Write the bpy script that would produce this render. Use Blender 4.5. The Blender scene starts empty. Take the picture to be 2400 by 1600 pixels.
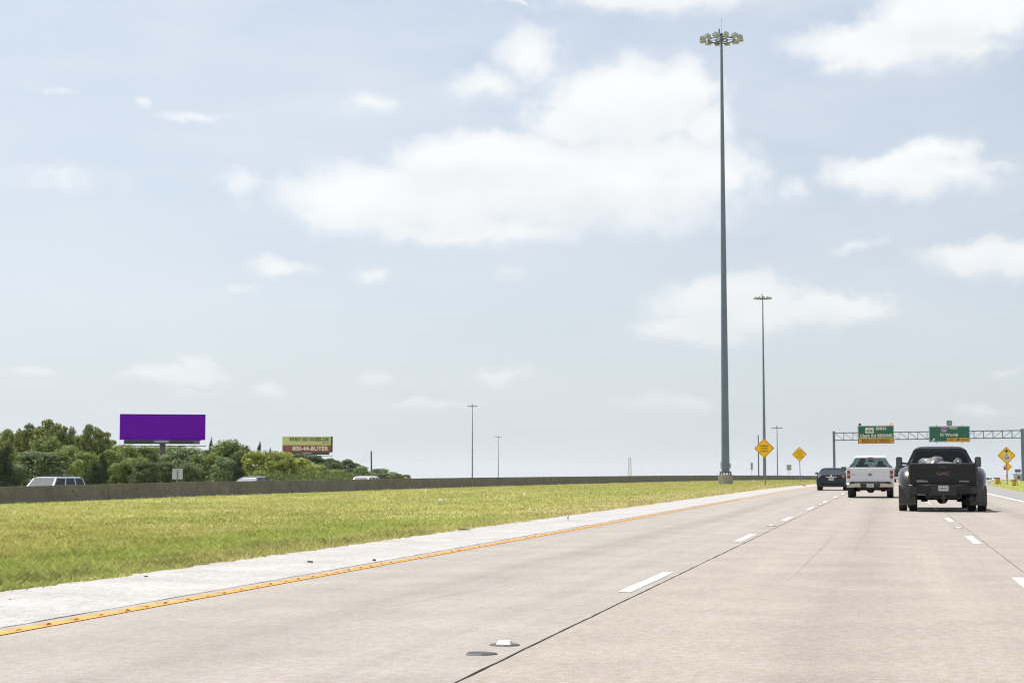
import bpy, bmesh, math, random
import numpy as np
from mathutils import Vector, Matrix

R = math.radians
rnd = random.Random(11)
nrs = np.random.RandomState(5)
sc = bpy.context.scene
col = sc.collection

# ------------------------------------------------------------------ camera
cd = bpy.data.cameras.new('camera'); cam = bpy.data.objects.new('camera', cd); col.objects.link(cam)
cd.lens = 60; cd.sensor_width = 36; cd.clip_start = .1; cd.clip_end = 30000
cam.location = (0, 0, 1.15)
cam.rotation_euler = (R(90 + 4.3604), 0, R(12.5088))
sc.camera = cam

# ------------------------------------------------------------------ sun, exposure
SUN_TO = Vector((-.40, .23, 1.0)).normalized()
sun_el = math.asin(SUN_TO.z); sun_az = math.atan2(SUN_TO.x, SUN_TO.y)
sl = bpy.data.lights.new('sun', 'SUN'); sl.energy = 4.6; sl.angle = R(.6); sl.color = (1, .96, .9)
so = bpy.data.objects.new('sun', sl); col.objects.link(so)
so.rotation_euler = SUN_TO.to_track_quat('Z', 'Y').to_euler()
so.location = (0, 0, 60)
sc.view_settings.view_transform = 'Standard'
sc.view_settings.look = 'None'
sc.view_settings.exposure = 0.5
sc.view_settings.gamma = 1
sc.view_settings.use_curve_mapping = False
try:
    sc.cycles.filter_width = 1.2
    sc.cycles.max_bounces = 6; sc.cycles.transparent_max_bounces = 12
    sc.cycles.caustics_reflective = False; sc.cycles.caustics_refractive = False
except Exception:
    pass

# ------------------------------------------------------------------ world: hazy sky with cumulus
CLOUDS = [(-15.4,9.07,4.87,1.29,1),(-11.79,9.64,5.01,1.58,1.1),(-8.18,9.76,3.72,1.72,1.1),(-17.55,8.62,2.44,0.79,1),(-13.23,10.28,3.29,1.07,1),(-13.95,8.08,4.3,0.57,0.8),(-8.45,12.02,2.87,1.58,1),(-6.86,12.48,1.86,1.36,1),(-9.9,11.47,2.15,0.86,0.9),(-5.87,11.41,1.29,1.29,0.9),(-5.46,9.57,1.58,0.93,0.9),(-7.16,10.59,1.43,1.0,1),(-11.85,13.73,1.29,1.29,0.8),(-13.24,12.82,1.86,0.72,0.7),(-17.22,12.12,1.15,0.5,0.6),(-22.98,11.6,1.29,0.29,0.55),(-24.73,11.96,0.46,0.23,0.5),(-27.62,12.26,1.36,0.23,0.5),(-21.69,9.55,1.29,0.54,0.5),(-20.27,6.7,1.65,0.49,0.75),(-21.65,6.04,0.79,0.23,0.5),(-17.28,6.56,0.69,0.34,0.6),(-12.58,6.65,1.0,0.57,0.4),(-4.86,5.46,2.72,1.07,0.9),(-6.21,4.76,2.29,0.6,0.8),(-2.26,5.39,2.72,0.64,0.8),(-4.36,6.02,1.58,0.79,0.8),(0.71,9.67,2.58,0.79,0.95),(1.54,10.19,1.72,0.64,0.9),(-0.67,9.58,1.43,0.69,0.9),(3.43,9.86,1.15,0.36,0.5),(-3.05,9.38,0.93,0.64,0.5),(0.65,13.86,3.44,0.93,0.95),(2.45,14.63,3.15,1.0,0.95),(-1.17,13.33,1.86,0.54,0.8),(3.5,6.88,2.44,0.69,0.85),(-0.98,7.33,1.29,0.32,0.5),(-28.11,3.21,1.29,0.32,0.6),(-23.83,3.08,2.01,0.43,0.75),(-22.87,3.42,0.93,0.52,0.75),(-20.7,2.83,0.93,0.37,0.65),(-17.16,3.06,0.79,0.29,0.5),(-12.94,3.07,1.65,0.54,0.65),(-23.27,2.46,1.72,0.29,0.45),(-15.51,2.18,2.15,0.29,0.45),(2.86,1.93,1.58,0.32,0.5),(-7.08,2.35,2.44,0.49,0.4),(3.55,3.23,1.15,0.34,0.45),(-7.56,15.61,4.58,0.57,0.6),(-12.51,15.64,1.0,0.2,0.6),(-27.5,9.46,2.29,0.64,0.33)]
def make_world():
    w = bpy.data.worlds.new('World'); sc.world = w; w.use_nodes = True
    nt = w.node_tree; nt.nodes.clear(); N = nt.nodes.new; L = nt.links.new
    def math_(op, a, b=None, c=None, clamp=False):
        n = N('ShaderNodeMath'); n.operation = op; n.use_clamp = clamp
        for i, v in enumerate((a, b, c)):
            if v is None: continue
            if isinstance(v, (int, float)): n.inputs[i].default_value = v
            else: L(v, n.inputs[i])
        return n.outputs[0]
    def mapr(v, a, b, c, d, smooth=False):
        n = N('ShaderNodeMapRange'); n.clamp = True
        if smooth: n.interpolation_type = 'SMOOTHSTEP'
        L(v, n.inputs[0])
        for i, x in enumerate((a, b, c, d)): n.inputs[i + 1].default_value = x
        return n.outputs[0]
    def mixc(f, a, b):
        n = N('ShaderNodeMix'); n.data_type = 'RGBA'
        if isinstance(f, (int, float)): n.inputs[0].default_value = f
        else: L(f, n.inputs[0])
        for k, v in ((6, a), (7, b)):
            if isinstance(v, tuple): n.inputs[k].default_value = (*v, 1)
            else: L(v, n.inputs[k])
        return n.outputs[2]
    def noise(vec, scale, detail, rough=.55):
        n = N('ShaderNodeTexNoise'); n.inputs['Scale'].default_value = scale
        n.inputs['Detail'].default_value = detail; n.inputs['Roughness'].default_value = rough
        L(vec, n.inputs['Vector']); return n
    tc = N('ShaderNodeTexCoord'); sep = N('ShaderNodeSeparateXYZ'); L(tc.outputs['Generated'], sep.inputs[0])
    x, y, z = sep.outputs
    el = math_('MULTIPLY', math_('ARCSINE', z), 57.2958)
    az = math_('MULTIPLY', math_('ARCTAN2', x, y), 57.2958)
    cb = N('ShaderNodeCombineXYZ'); L(az, cb.inputs[0]); L(el, cb.inputs[1]); uv0 = cb.outputs[0]
    # domain warp so that cloud outlines billow
    nw = noise(uv0, .55, 4, .6)
    sub = N('ShaderNodeVectorMath'); sub.operation = 'SUBTRACT'; L(nw.outputs['Color'], sub.inputs[0]); sub.inputs[1].default_value = (.5, .5, .5)
    ma = N('ShaderNodeVectorMath'); ma.operation = 'MULTIPLY_ADD'; L(sub.outputs[0], ma.inputs[0]); ma.inputs[1].default_value = (2.0, 1.1, 0); L(uv0, ma.inputs[2])
    uv = ma.outputs[0]
    D = None; SH = None
    for (cx, cy, rx, ry, s) in CLOUDS:
        n = N('ShaderNodeVectorMath'); n.operation = 'MULTIPLY_ADD'
        L(uv, n.inputs[0]); n.inputs[1].default_value = (1 / rx, 1 / ry, 0); n.inputs[2].default_value = (-cx / rx, -cy / ry, 0)
        l = N('ShaderNodeVectorMath'); l.operation = 'LENGTH'; L(n.outputs[0], l.inputs[0])
        m = mapr(l.outputs['Value'], 1.35 if rx < 2 else 1.45, .2 if rx < 2 else .4, 0, s * (1.12 if rx > 2 else 1))
        D = m if D is None else math_('MAXIMUM', D, m)
        if True:                       # soft, greyer bases
            sp = N('ShaderNodeSeparateXYZ'); L(n.outputs[0], sp.inputs[0]); b_ = math_('MULTIPLY', m, mapr(sp.outputs[1], .15, -.75, 0, 1))
            SH = b_ if SH is None else math_('MAXIMUM', SH, b_)
    # the same kind of broken cumulus carries on over the rest of the sky
    sc3 = N('ShaderNodeVectorMath'); sc3.operation = 'MULTIPLY'; L(tc.outputs['Generated'], sc3.inputs[0]); sc3.inputs[1].default_value = (1, 1, 2.4)
    nb = noise(sc3.outputs[0], 3.2, 6, .55)
    rest = mapr(nb.outputs[0], .5, .72, 0, 1)
    off_frame = math_('MAXIMUM', mapr(math_('ABSOLUTE', math_('ADD', az, 12.5)), 18.5, 24, 0, 1), mapr(el, 16.5, 21, 0, 1))
    D = math_('MAXIMUM', D, math_('MULTIPLY', rest, off_frame))
    nf = noise(uv0, .8, 8, .58)
    dd = math_('ADD', D, math_('MULTIPLY', math_('SUBTRACT', nf.outputs[0], .5), 1.15))
    dm = N('ShaderNodeMapRange'); dm.clamp = True; dm.interpolation_type = 'SMOOTHSTEP'; L(dd, dm.inputs[0]); dm.inputs[1].default_value = .12
    L(math_('MULTIPLY_ADD', SH, .7, .56), dm.inputs[2]); dens = dm.outputs[0]
    gate = mapr(D, 0, .75, .0, 1)
    dens = math_('MULTIPLY', dens, gate)
    low = mapr(el, .5, 9, .5, .9)                      # distant clouds sink into the haze
    dens = math_('MULTIPLY', dens, low)
    # thin veil
    mp = N('ShaderNodeVectorMath'); mp.operation = 'MULTIPLY'; L(uv0, mp.inputs[0]); mp.inputs[1].default_value = (.09, .3, 0)
    nv = noise(mp.outputs[0], 1.0, 6, .6)
    veil = math_('MULTIPLY', mapr(nv.outputs[0], .36, .7, 0, .6), mapr(el, 2, 12, .4, 1))
    # base sky
    sky = N('ShaderNodeTexSky'); sky.sky_type = 'NISHITA'; sky.sun_disc = False
    sky.sun_elevation = sun_el; sky.sun_rotation = sun_az
    sky.air_density = 1.0; sky.dust_density = 3.0; sky.ozone_density = 1.0; sky.altitude = 150
    skm = N('ShaderNodeVectorMath'); skm.operation = 'SCALE'; L(sky.outputs[0], skm.inputs[0]); skm.inputs['Scale'].default_value = .1
    dt = N('ShaderNodeVectorMath'); dt.operation = 'DOT_PRODUCT'; L(tc.outputs['Generated'], dt.inputs[0]); dt.inputs[1].default_value = SUN_TO
    aur = mapr(dt.outputs['Value'], .36, .70, .86, 1.06)
    side = mapr(math_('COSINE', math_('MULTIPLY', math_('SUBTRACT', az, math.degrees(sun_az)), .0174533)), .35, .9, .905, 1.0)   # sky is paler on the sun's side
    haze = math_('MULTIPLY', mapr(el, 0, 40, .9, .5), math_('MAXIMUM', aur, mapr(el, 0, 9, 1, 0)))
    hcol = mixc(mapr(el, 0, 12, 0, 1), (.575, .628, .668), (.487, .553, .635))
    base = mixc(haze, skm.outputs[0], hcol)
    hz = N('ShaderNodeVectorMath'); hz.operation = 'SCALE'; L(base, hz.inputs[0]); L(side, hz.inputs['Scale']); base = hz.outputs[0]
    base = mixc(math_('MULTIPLY', veil, mapr(side, .905, 1, .6, 1)), base, (.60, .63, .665))
    ns = noise(uv0, .42, 4, .5)
    ccol = mixc(math_('MULTIPLY', mapr(ns.outputs[0], .35, .6, .35, 1), math_('ADD', SH, .12)), (.715, .72, .722), (.61, .625, .638))
    lowc = mixc(mapr(el, 1, 9, .55, 0), ccol, (.585, .605, .61))
    out = mixc(dens, base, lowc)
    bg = N('ShaderNodeBackground'); L(out, bg.inputs[0]); bg.inputs[1].default_value = 1.0
    o = N('ShaderNodeOutputWorld'); L(bg.outputs[0], o.inputs[0])
make_world()

# ------------------------------------------------------------------ materials
MATS = {}
def mat(name, c, rough=.7, metal=0, var=.12, scale=6, bump=0, coat=0, spec=.5, emit=0):
    if name in MATS: return MATS[name]
    m = bpy.data.materials.new(name); m.use_nodes = True
    nt = m.node_tree; b = nt.nodes['Principled BSDF']; N = nt.nodes.new; L = nt.links.new
    tc = N('ShaderNodeTexCoord'); n = N('ShaderNodeTexNoise'); n.inputs['Scale'].default_value = scale
    n.inputs['Detail'].default_value = 5; L(tc.outputs['Object'], n.inputs['Vector'])
    r = N('ShaderNodeMapRange'); r.inputs[1].default_value = .25; r.inputs[2].default_value = .75
    r.inputs[3].default_value = 1 - var; r.inputs[4].default_value = 1 + var; L(n.outputs[0], r.inputs[0])
    s = N('ShaderNodeVectorMath'); s.operation = 'SCALE'; s.inputs[0].default_value = c; L(r.outputs[0], s.inputs['Scale'])
    L(s.outputs[0], b.inputs['Base Color'])
    b.inputs['Roughness'].default_value = rough; b.inputs['Metallic'].default_value = metal
    b.inputs['Specular IOR Level'].default_value = spec
    if coat: b.inputs['Coat Weight'].default_value = coat; b.inputs['Coat Roughness'].default_value = .06
    if bump:
        bp = N('ShaderNodeBump'); bp.inputs['Strength'].default_value = bump; bp.inputs['Distance'].default_value = .02
        L(n.outputs[0], bp.inputs['Height']); L(bp.outputs[0], b.inputs['Normal'])
    if emit:
        b.inputs['Emission Color'].default_value = (*c, 1); b.inputs['Emission Strength'].default_value = emit
    MATS[name] = m; return m

def glass(name, tint, refl=1.0):
    m = bpy.data.materials.new(name); m.use_nodes = True; nt = m.node_tree; nt.nodes.clear(); N = nt.nodes.new; L = nt.links.new
    t = N('ShaderNodeBsdfTransparent'); t.inputs[0].default_value = (*tint, 1)
    g = N('ShaderNodeBsdfGlossy'); g.inputs['Roughness'].default_value = .03; g.inputs[0].default_value = (.9, .93, .95, 1)
    f = N('ShaderNodeLayerWeight'); f.inputs[0].default_value = .5
    pw = N('ShaderNodeMath'); pw.operation = 'POWER'; pw.inputs[1].default_value = 4; L(f.outputs['Facing'], pw.inputs[0])
    k = N('ShaderNodeMath'); k.operation = 'MULTIPLY_ADD'; k.inputs[1].default_value = .85 * refl; k.inputs[2].default_value = .045 * refl; k.use_clamp = True; L(pw.outputs[0], k.inputs[0])
    mx = N('ShaderNodeMixShader'); L(k.outputs[0], mx.inputs[0]); L(t.outputs[0], mx.inputs[1]); L(g.outputs[0], mx.inputs[2])
    o = N('ShaderNodeOutputMaterial'); L(mx.outputs[0], o.inputs[0]); MATS[name] = m; return m

def concrete_mat(name, c, speck=.16, streak=.05, rough=.85, grain=60, bump=.35, stain=.1, lane=None):
    """weathered concrete: aggregate speckle, blotches and marks drawn out along the road"""
    m = bpy.data.materials.new(name); m.use_nodes = True; nt = m.node_tree; b = nt.nodes['Principled BSDF']; N = nt.nodes.new; L = nt.links.new
    tc = N('ShaderNodeTexCoord'); P = tc.outputs['Object']
    def noise(scale, detail, vec=P, rough=.6):
        n = N('ShaderNodeTexNoise'); n.inputs['Scale'].default_value = scale; n.inputs['Detail'].default_value = detail
        n.inputs['Roughness'].default_value = rough; L(vec, n.inputs['Vector']); return n.outputs[0]
    def mr(v, lo, hi, a=.3, bb=.7):
        r = N('ShaderNodeMapRange'); r.inputs[1].default_value = a; r.inputs[2].default_value = bb; r.inputs[3].default_value = lo; r.inputs[4].default_value = hi; L(v, r.inputs[0]); return r.outputs[0]
    def mul(a, bb):
        n = N('ShaderNodeMath'); n.operation = 'MULTIPLY'; L(a, n.inputs[0]); L(bb, n.inputs[1]); return n.outputs[0]
    st = N('ShaderNodeVectorMath'); st.operation = 'MULTIPLY'; L(P, st.inputs[0]); st.inputs[1].default_value = (2.2, .035, 1)
    fine = noise(grain, 4); blot = noise(.9, 6); strk = noise(1.0, 7, st.outputs[0], .65); mid = noise(grain * .22, 5)
    f = mul(mul(mr(fine, 1 - speck, 1 + speck), mr(blot, 1 - stain, 1 + stain)), mul(mr(strk, 1 - streak, 1 + streak), mr(mid, 1 - speck * .7, 1 + speck * .7)))
    if lane:
        sx = N('ShaderNodeSeparateXYZ'); L(P, sx.inputs[0])
        yy_ = N('ShaderNodeMath'); yy_.operation = 'SUBTRACT'; L(sx.outputs[1], yy_.inputs[0]); yy_.inputs[1].default_value = 95
        y0_ = N('ShaderNodeMath'); y0_.operation = 'MAXIMUM'; L(yy_.outputs[0], y0_.inputs[0]); y0_.inputs[1].default_value = 0
        y2_ = N('ShaderNodeMath'); y2_.operation = 'MULTIPLY'; L(y0_.outputs[0], y2_.inputs[0]); L(y0_.outputs[0], y2_.inputs[1])
        xc_ = N('ShaderNodeMath'); xc_.operation = 'MULTIPLY_ADD'; L(y2_.outputs[0], xc_.inputs[0]); xc_.inputs[1].default_value = -.0003; L(sx.outputs[0], xc_.inputs[2])
        for c_, w_, a_ in ((lane, .55, .90), (lane - .95, .45, 1.035), (lane + .95, .45, 1.035)):
            d_ = N('ShaderNodeMath'); d_.operation = 'SUBTRACT'; L(xc_.outputs[0], d_.inputs[0]); d_.inputs[1].default_value = c_
            ab = N('ShaderNodeMath'); ab.operation = 'ABSOLUTE'; L(d_.outputs[0], ab.inputs[0])
            r_ = N('ShaderNodeMapRange'); r_.interpolation_type = 'SMOOTHSTEP'; r_.inputs[1].default_value = 0; r_.inputs[2].default_value = w_; r_.inputs[3].default_value = a_; r_.inputs[4].default_value = 1; L(ab.outputs[0], r_.inputs[0]); f = mul(f, r_.outputs[0])
    hue = N('ShaderNodeMix'); hue.data_type = 'RGBA'; L(mr(mid, 0, 1), hue.inputs[0])
    hue.inputs[6].default_value = (c[0] * 1.05, c[1] * .98, c[2] * .9, 1); hue.inputs[7].default_value = (c[0] * .97, c[1], c[2] * 1.06, 1)
    s = N('ShaderNodeVectorMath'); s.operation = 'SCALE'; L(hue.outputs[2], s.inputs[0]); L(f, s.inputs['Scale'])
    L(s.outputs[0], b.inputs['Base Color']); b.inputs['Roughness'].default_value = rough; b.inputs['Specular IOR Level'].default_value = .25
    bp = N('ShaderNodeBump'); bp.inputs['Strength'].default_value = bump; bp.inputs['Distance'].default_value = .01
    L(fine, bp.inputs['Height']); L(bp.outputs[0], b.inputs['Normal'])
    MATS[name] = m; return m

def attr_leaf(name, transl=.35, gain=1.0, rough=.6):
    """foliage / grass: leaf colour from the per-leaf attribute 'col', light passes through"""
    m = bpy.data.materials.new(name); m.use_nodes = True; nt = m.node_tree; nt.nodes.clear(); N = nt.nodes.new; L = nt.links.new
    a = N('ShaderNodeAttribute'); a.attribute_name = 'col'
    oi = N('ShaderNodeObjectInfo'); r = N('ShaderNodeMapRange'); r.inputs[3].default_value = .82 * gain; r.inputs[4].default_value = 1.2 * gain; L(oi.outputs['Random'], r.inputs[0])
    s = N('ShaderNodeVectorMath'); s.operation = 'SCALE'; L(a.outputs['Color'], s.inputs[0]); L(r.outputs[0], s.inputs['Scale'])
    d = N('ShaderNodeBsdfPrincipled'); d.inputs['Roughness'].default_value = rough; d.inputs['Specular IOR Level'].default_value = .1; L(s.outputs[0], d.inputs['Base Color'])
    t = N('ShaderNodeBsdfTranslucent'); L(s.outputs[0], t.inputs[0])
    mx = N('ShaderNodeMixShader'); mx.inputs[0].default_value = transl; L(d.outputs[0], mx.inputs[1]); L(t.outputs[0], mx.inputs[2])
    o = N('ShaderNodeOutputMaterial'); L(mx.outputs[0], o.inputs[0]); MATS[name] = m; return m

M_slabL = concrete_mat('slab_left', (.278, .256, .231), .2, .09, grain=55, lane=-4.3)
M_slabM = concrete_mat('slab_middle', (.282, .254, .224), .23, .06, grain=60, bump=.5, lane=-.45)
M_slabR = concrete_mat('slab_right', (.28, .253, .224), .22, .06, grain=60, bump=.5, lane=3.25)
M_apron = concrete_mat('apron_white', (.345, .34, .332), .26, .03, grain=42, stain=.15, bump=.6)
M_barr = concrete_mat('barrier_concrete', (.15, .136, .118), .14, .0, grain=14, stain=.22)
M_ped = concrete_mat('pedestal_concrete', (.30, .285, .255), .1, .0, grain=14, stain=.15)
M_asph = concrete_mat('worn_asphalt', (.235, .23, .228), .14, .08, grain=40)
M_farroad = concrete_mat('far_concrete', (.38, .36, .33), .1, .05, grain=20)
M_wpaint = mat('white_paint', (.62, .61, .59), .6, var=.06, scale=14)
M_ypaint = mat('yellow_paint', (.60, .245, .012), .55, var=.12, scale=9)
M_tar = mat('tar', (.03, .03, .032), .6, var=.3, scale=20)
M_rib = mat('yellow_rib_brown', (.36, .19, .03), .7, var=.3, scale=12)  # ribs coloured a darker brown than the flat yellow line
M_seal = mat('joint_sealant', (.035, .032, .028), .8, var=.4, scale=8)
M_dirt = mat('dirt', (.13, .105, .07), .95, var=.45, scale=9)
M_galv = mat('galvanised_steel', (.14, .18, .265), .6, .15, var=.1, scale=2)
M_galvL = mat('galvanised_light', (.42, .44, .46), .5, .2, var=.08, scale=3)
M_dsteel = mat('dark_steel', (.045, .05, .055), .5, .3, var=.2)
M_ysign = mat('sign_yellow', (.98, .52, .002), .45, var=.05, scale=2)
M_ysign2 = mat('sign_amber', (.62, .30, .012), .5, var=.07, scale=1)
M_gsign = mat('sign_green', (.004, .115, .075), .5, var=.08, scale=1)
M_wsign = mat('sign_white', (.70, .69, .68), .5, var=.04)
M_black = mat('black_print', (.012, .012, .014), .6, var=.1)
M_red = mat('red_print', (.50, .02, .03), .5, var=.1)
M_blue = mat('blue_print', (.015, .055, .30), .5, var=.1)
M_alu = mat('bare_aluminium', (.55, .55, .53), .5, .3, var=.08)
M_wood = mat('creosote_wood', (.07, .06, .05), .85, var=.25, scale=3)
M_chrome = mat('chrome', (.75, .76, .78), .12, 1.0, var=.03)
M_rubber = mat('tyre_rubber', (.022, .022, .023), .85, var=.25, scale=12)
M_rim = mat('alloy_rim', (.35, .36, .37), .35, .8, var=.1)
M_plast = mat('black_plastic', (.02, .021, .023), .5, var=.15)
M_under = mat('underbody', (.025, .023, .021), .8, var=.4, scale=8)
M_seat = mat('seat_cloth', (.03, .03, .033), .85, var=.2)
M_lampred = mat('lamp_red', (.24, .006, .010), .2, var=.15, scale=20, coat=.8)
M_lampclear = mat('lamp_clear', (.55, .53, .52), .15, var=.1, scale=20, coat=.8)
M_amber = mat('lamp_amber', (.75, .25, .02), .25, var=.1, coat=.5)
M_trunk = mat('bark', (.09, .07, .052), .9, var=.3, scale=8)
G_clear = glass('glass_greenish', (.62, .69, .67))
G_mid = glass('glass_grey', (.30, .34, .36), 1.2)
G_sky = glass('glass_sky_reflecting', (.20, .24, .26), 4.0)
G_dark = glass('glass_tinted', (.035, .04, .045), .8)

# ------------------------------------------------------------------ object helpers
def tag(o, label=None, cat=None, group=None, kind=None):
    if label: o['label'] = label
    if cat: o['category'] = cat
    if group: o['group'] = group
    if kind: o['kind'] = kind
    return o
def empty(name, loc=(0, 0, 0), rz=0):
    o = bpy.data.objects.new(name, None); o.empty_display_size = .3; col.objects.link(o)
    o.location = loc; o.rotation_euler = (0, 0, rz); return o
def link(name, me, parent=None, loc=None, rot=None):
    o = bpy.data.objects.new(name, me); col.objects.link(o)
    if parent is not None: o.parent = parent
    if loc is not None: o.location = loc
    if rot is not None: o.rotation_euler = rot
    return o
def copy_tree(o, parent=None):
    kids = list(o.children)
    c = o.copy(); col.objects.link(c); c.parent = parent
    for k in kids: copy_tree(k, c)
    return c

class MB:
    def __init__(s): s.v = []; s.f = []; s.mi = []; s.cur = 0
    def add(s, vs, fs):
        n = len(s.v); s.v += [tuple(p) for p in vs]; s.f += [tuple(i + n for i in f) for f in fs]; s.mi += [s.cur] * len(fs); return s
    def box(s, c, d, rot=None, top=None):
        """box centred at c, size d; top=(sx,sy) scales the upper face; rot is a 3x3 matrix about c"""
        hx, hy, hz = d[0] / 2, d[1] / 2, d[2] / 2; tx, ty = top or (1, 1)
        vs = [(-hx, -hy, -hz), (hx, -hy, -hz), (hx, hy, -hz), (-hx, hy, -hz), (-hx * tx, -hy * ty, hz), (hx * tx, -hy * ty, hz), (hx * tx, hy * ty, hz), (-hx * tx, hy * ty, hz)]
        vs = [(rot @ Vector(p) if rot else Vector(p)) + Vector(c) for p in vs]
        return s.add(vs, [(3, 2, 1, 0), (4, 5, 6, 7), (0, 1, 5, 4), (1, 2, 6, 5), (2, 3, 7, 6), (3, 0, 4, 7)])
    def tube(s, p0, p1, r0, r1=None, n=8, caps=True):
        p0 = Vector(p0); p1 = Vector(p1); r1 = r0 if r1 is None else r1
        d = (p1 - p0).normalized(); a = d.orthogonal().normalized(); b = d.cross(a)
        vs = []
        for p, r in ((p0, r0), (p1, r1)):
            for i in range(n):
                t = 2 * math.pi * i / n; vs.append(p + (a * math.cos(t) + b * math.sin(t)) * r)
        fs = [(i, (i + 1) % n, n + (i + 1) % n, n + i) for i in range(n)]
        if caps: fs += [tuple(range(n - 1, -1, -1)), tuple(range(n, 2 * n))]
        return s.add(vs, fs)
    def lathe(s, prof, c=(0, 0, 0), n=16, axis='z', closed=False):
        vs = []
        for (r, h) in prof:
            for i in range(n):
                t = 2 * math.pi * i / n; q = (r * math.cos(t), r * math.sin(t), h)
                if axis == 'x': q = (h, r * math.cos(t), r * math.sin(t))
                if axis == 'y': q = (r * math.cos(t), h, r * math.sin(t))
                vs.append((q[0] + c[0], q[1] + c[1], q[2] + c[2]))
        m = len(prof); fs = []
        for k in range(m if closed else m - 1):
            a, b = k * n, ((k + 1) % m) * n
            fs += [(a + i, a + (i + 1) % n, b + (i + 1) % n, b + i) for i in range(n)]
        if not closed:
            fs += [tuple(range(n)), tuple(range((m - 1) * n, m * n))]
        return s.add(vs, fs)
    def prism(s, poly, y0, y1):
        """polygon in x,z pushed from y0 to y1"""
        n = len(poly); vs = [(p[0], y0, p[1]) for p in poly] + [(p[0], y1, p[1]) for p in poly]
        return s.add(vs, [tuple(range(n)), tuple(range(2 * n - 1, n - 1, -1))] + [(i, (i + 1) % n, n + (i + 1) % n, n + i) for i in range(n)])
    def rings(s, rr, caps=True):
        n = len(rr[0]); vs = [p for r in rr for p in r]; fs = []
        for k in range(len(rr) - 1):
            a, b = k * n, (k + 1) * n
            fs += [(a + i, a + (i + 1) % n, b + (i + 1) % n, b + i) for i in range(n)]
        if caps: fs += [tuple(range(n)), tuple(range((len(rr) - 1) * n, len(rr) * n))]
        return s.add(vs, fs)
    def prof(s, pts, xs):
        """side profile (y,z) swept over x; xs = [(x, inset)]"""
        ys = [p[0] for p in pts]; zs = [p[1] for p in pts]
        yc, zc = (min(ys) + max(ys)) / 2, (min(zs) + max(zs)) / 2; hy, hz = (max(ys) - min(ys)) / 2, (max(zs) - min(zs)) / 2
        rr = []
        for x, q in xs:
            rr.append([(x, yc + (p[0] - yc) * (1 - q / hy), zc + (p[1] - zc) * (1 - q / hz)) for p in pts])
        return s.rings(rr)
    def build(s, name, mats, parent=None, smooth=False, loc=None, rot=None):
        me = bpy.data.meshes.new(name); me.from_pydata(s.v, [], s.f)
        mats = mats if isinstance(mats, (list, tuple)) else [mats]
        for m in mats: me.materials.append(m)
        if len(mats) > 1: me.polygons.foreach_set('material_index', s.mi)
        bm = bmesh.new(); bm.from_mesh(me); bmesh.ops.recalc_face_normals(bm, faces=bm.faces)
        if smooth:
            for f in bm.faces: f.smooth = True
            for e in bm.edges:
                if len(e.link_faces) == 2 and e.calc_face_angle(0) > R(38): e.smooth = False
        bm.to_mesh(me); bm.free(); me.update()
        return link(name, me, parent, loc, rot)

TXT = {}
def text(s, size, parent, m, loc, name='lettering', bold=.0, sx=1.0, rot=None):
    key = (s, round(size, 4), m.name, bold, sx)
    if key not in TXT:
        c = bpy.data.curves.new('t', 'FONT'); c.body = s; c.size = size; c.align_x = 'CENTER'; c.align_y = 'CENTER'; c.offset = bold * size; c.extrude = .0; c.resolution_u = 2
        c.space_character = 1.05
        o = bpy.data.objects.new('t', c); col.objects.link(o)
        dg = bpy.context.evaluated_depsgraph_get(); me = bpy.data.meshes.new_from_object(o.evaluated_get(dg)); bpy.data.objects.remove(o); bpy.data.curves.remove(c)
        me.transform(Matrix.Rotation(R(90), 4, 'X') @ Matrix.Diagonal((sx, 1, 1, 1))); me.materials.clear(); me.materials.append(m); TXT[key] = me
    o = link(name, TXT[key], parent, loc); 
    if rot: o.rotation_euler = rot
    return o

def np_mesh(name, verts, k, mats, colr=None, parent=None):
    """verts: (n*k,3) array, polygons of k corners each; colr per-polygon rgb"""
    n = len(verts) // k; me = bpy.data.meshes.new(name)
    me.vertices.add(n * k); me.vertices.foreach_set('co', np.ascontiguousarray(verts, dtype=np.float32).ravel())
    me.loops.add(n * k); me.loops.foreach_set('vertex_index', np.arange(n * k, dtype=np.int32))
    me.polygons.add(n); me.polygons.foreach_set('loop_start', np.arange(0, n * k, k, dtype=np.int32))
    try: me.polygons.foreach_set('loop_total', np.full(n, k, dtype=np.int32))
    except Exception: pass
    me.update(calc_edges=True)
    if colr is not None:
        a = me.attributes.new('col', 'FLOAT_COLOR', 'POINT')
        a.data.foreach_set('color', np.ascontiguousarray(np.repeat(np.c_[colr, np.ones(n)], k, axis=0), dtype=np.float32).ravel())
    me.materials.append(mats); me.validate()
    return me

def vnoise(x, y, seed=0):
    """smooth value noise on arrays"""
    x = np.asarray(x, float); y = np.asarray(y, float)
    xi = np.floor(x).astype(np.int64); yi = np.floor(y).astype(np.int64); fx = x - xi; fy = y - yi
    fx = fx * fx * (3 - 2 * fx); fy = fy * fy * (3 - 2 * fy)
    def h(a, b):
        v = np.sin(a * 127.1 + b * 311.7 + seed * 74.7) * 43758.5453; return v - np.floor(v)
    return (h(xi, yi) * (1 - fx) + h(xi + 1, yi) * fx) * (1 - fy) + (h(xi, yi + 1) * (1 - fx) + h(xi + 1, yi + 1) * fx) * fy

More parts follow.
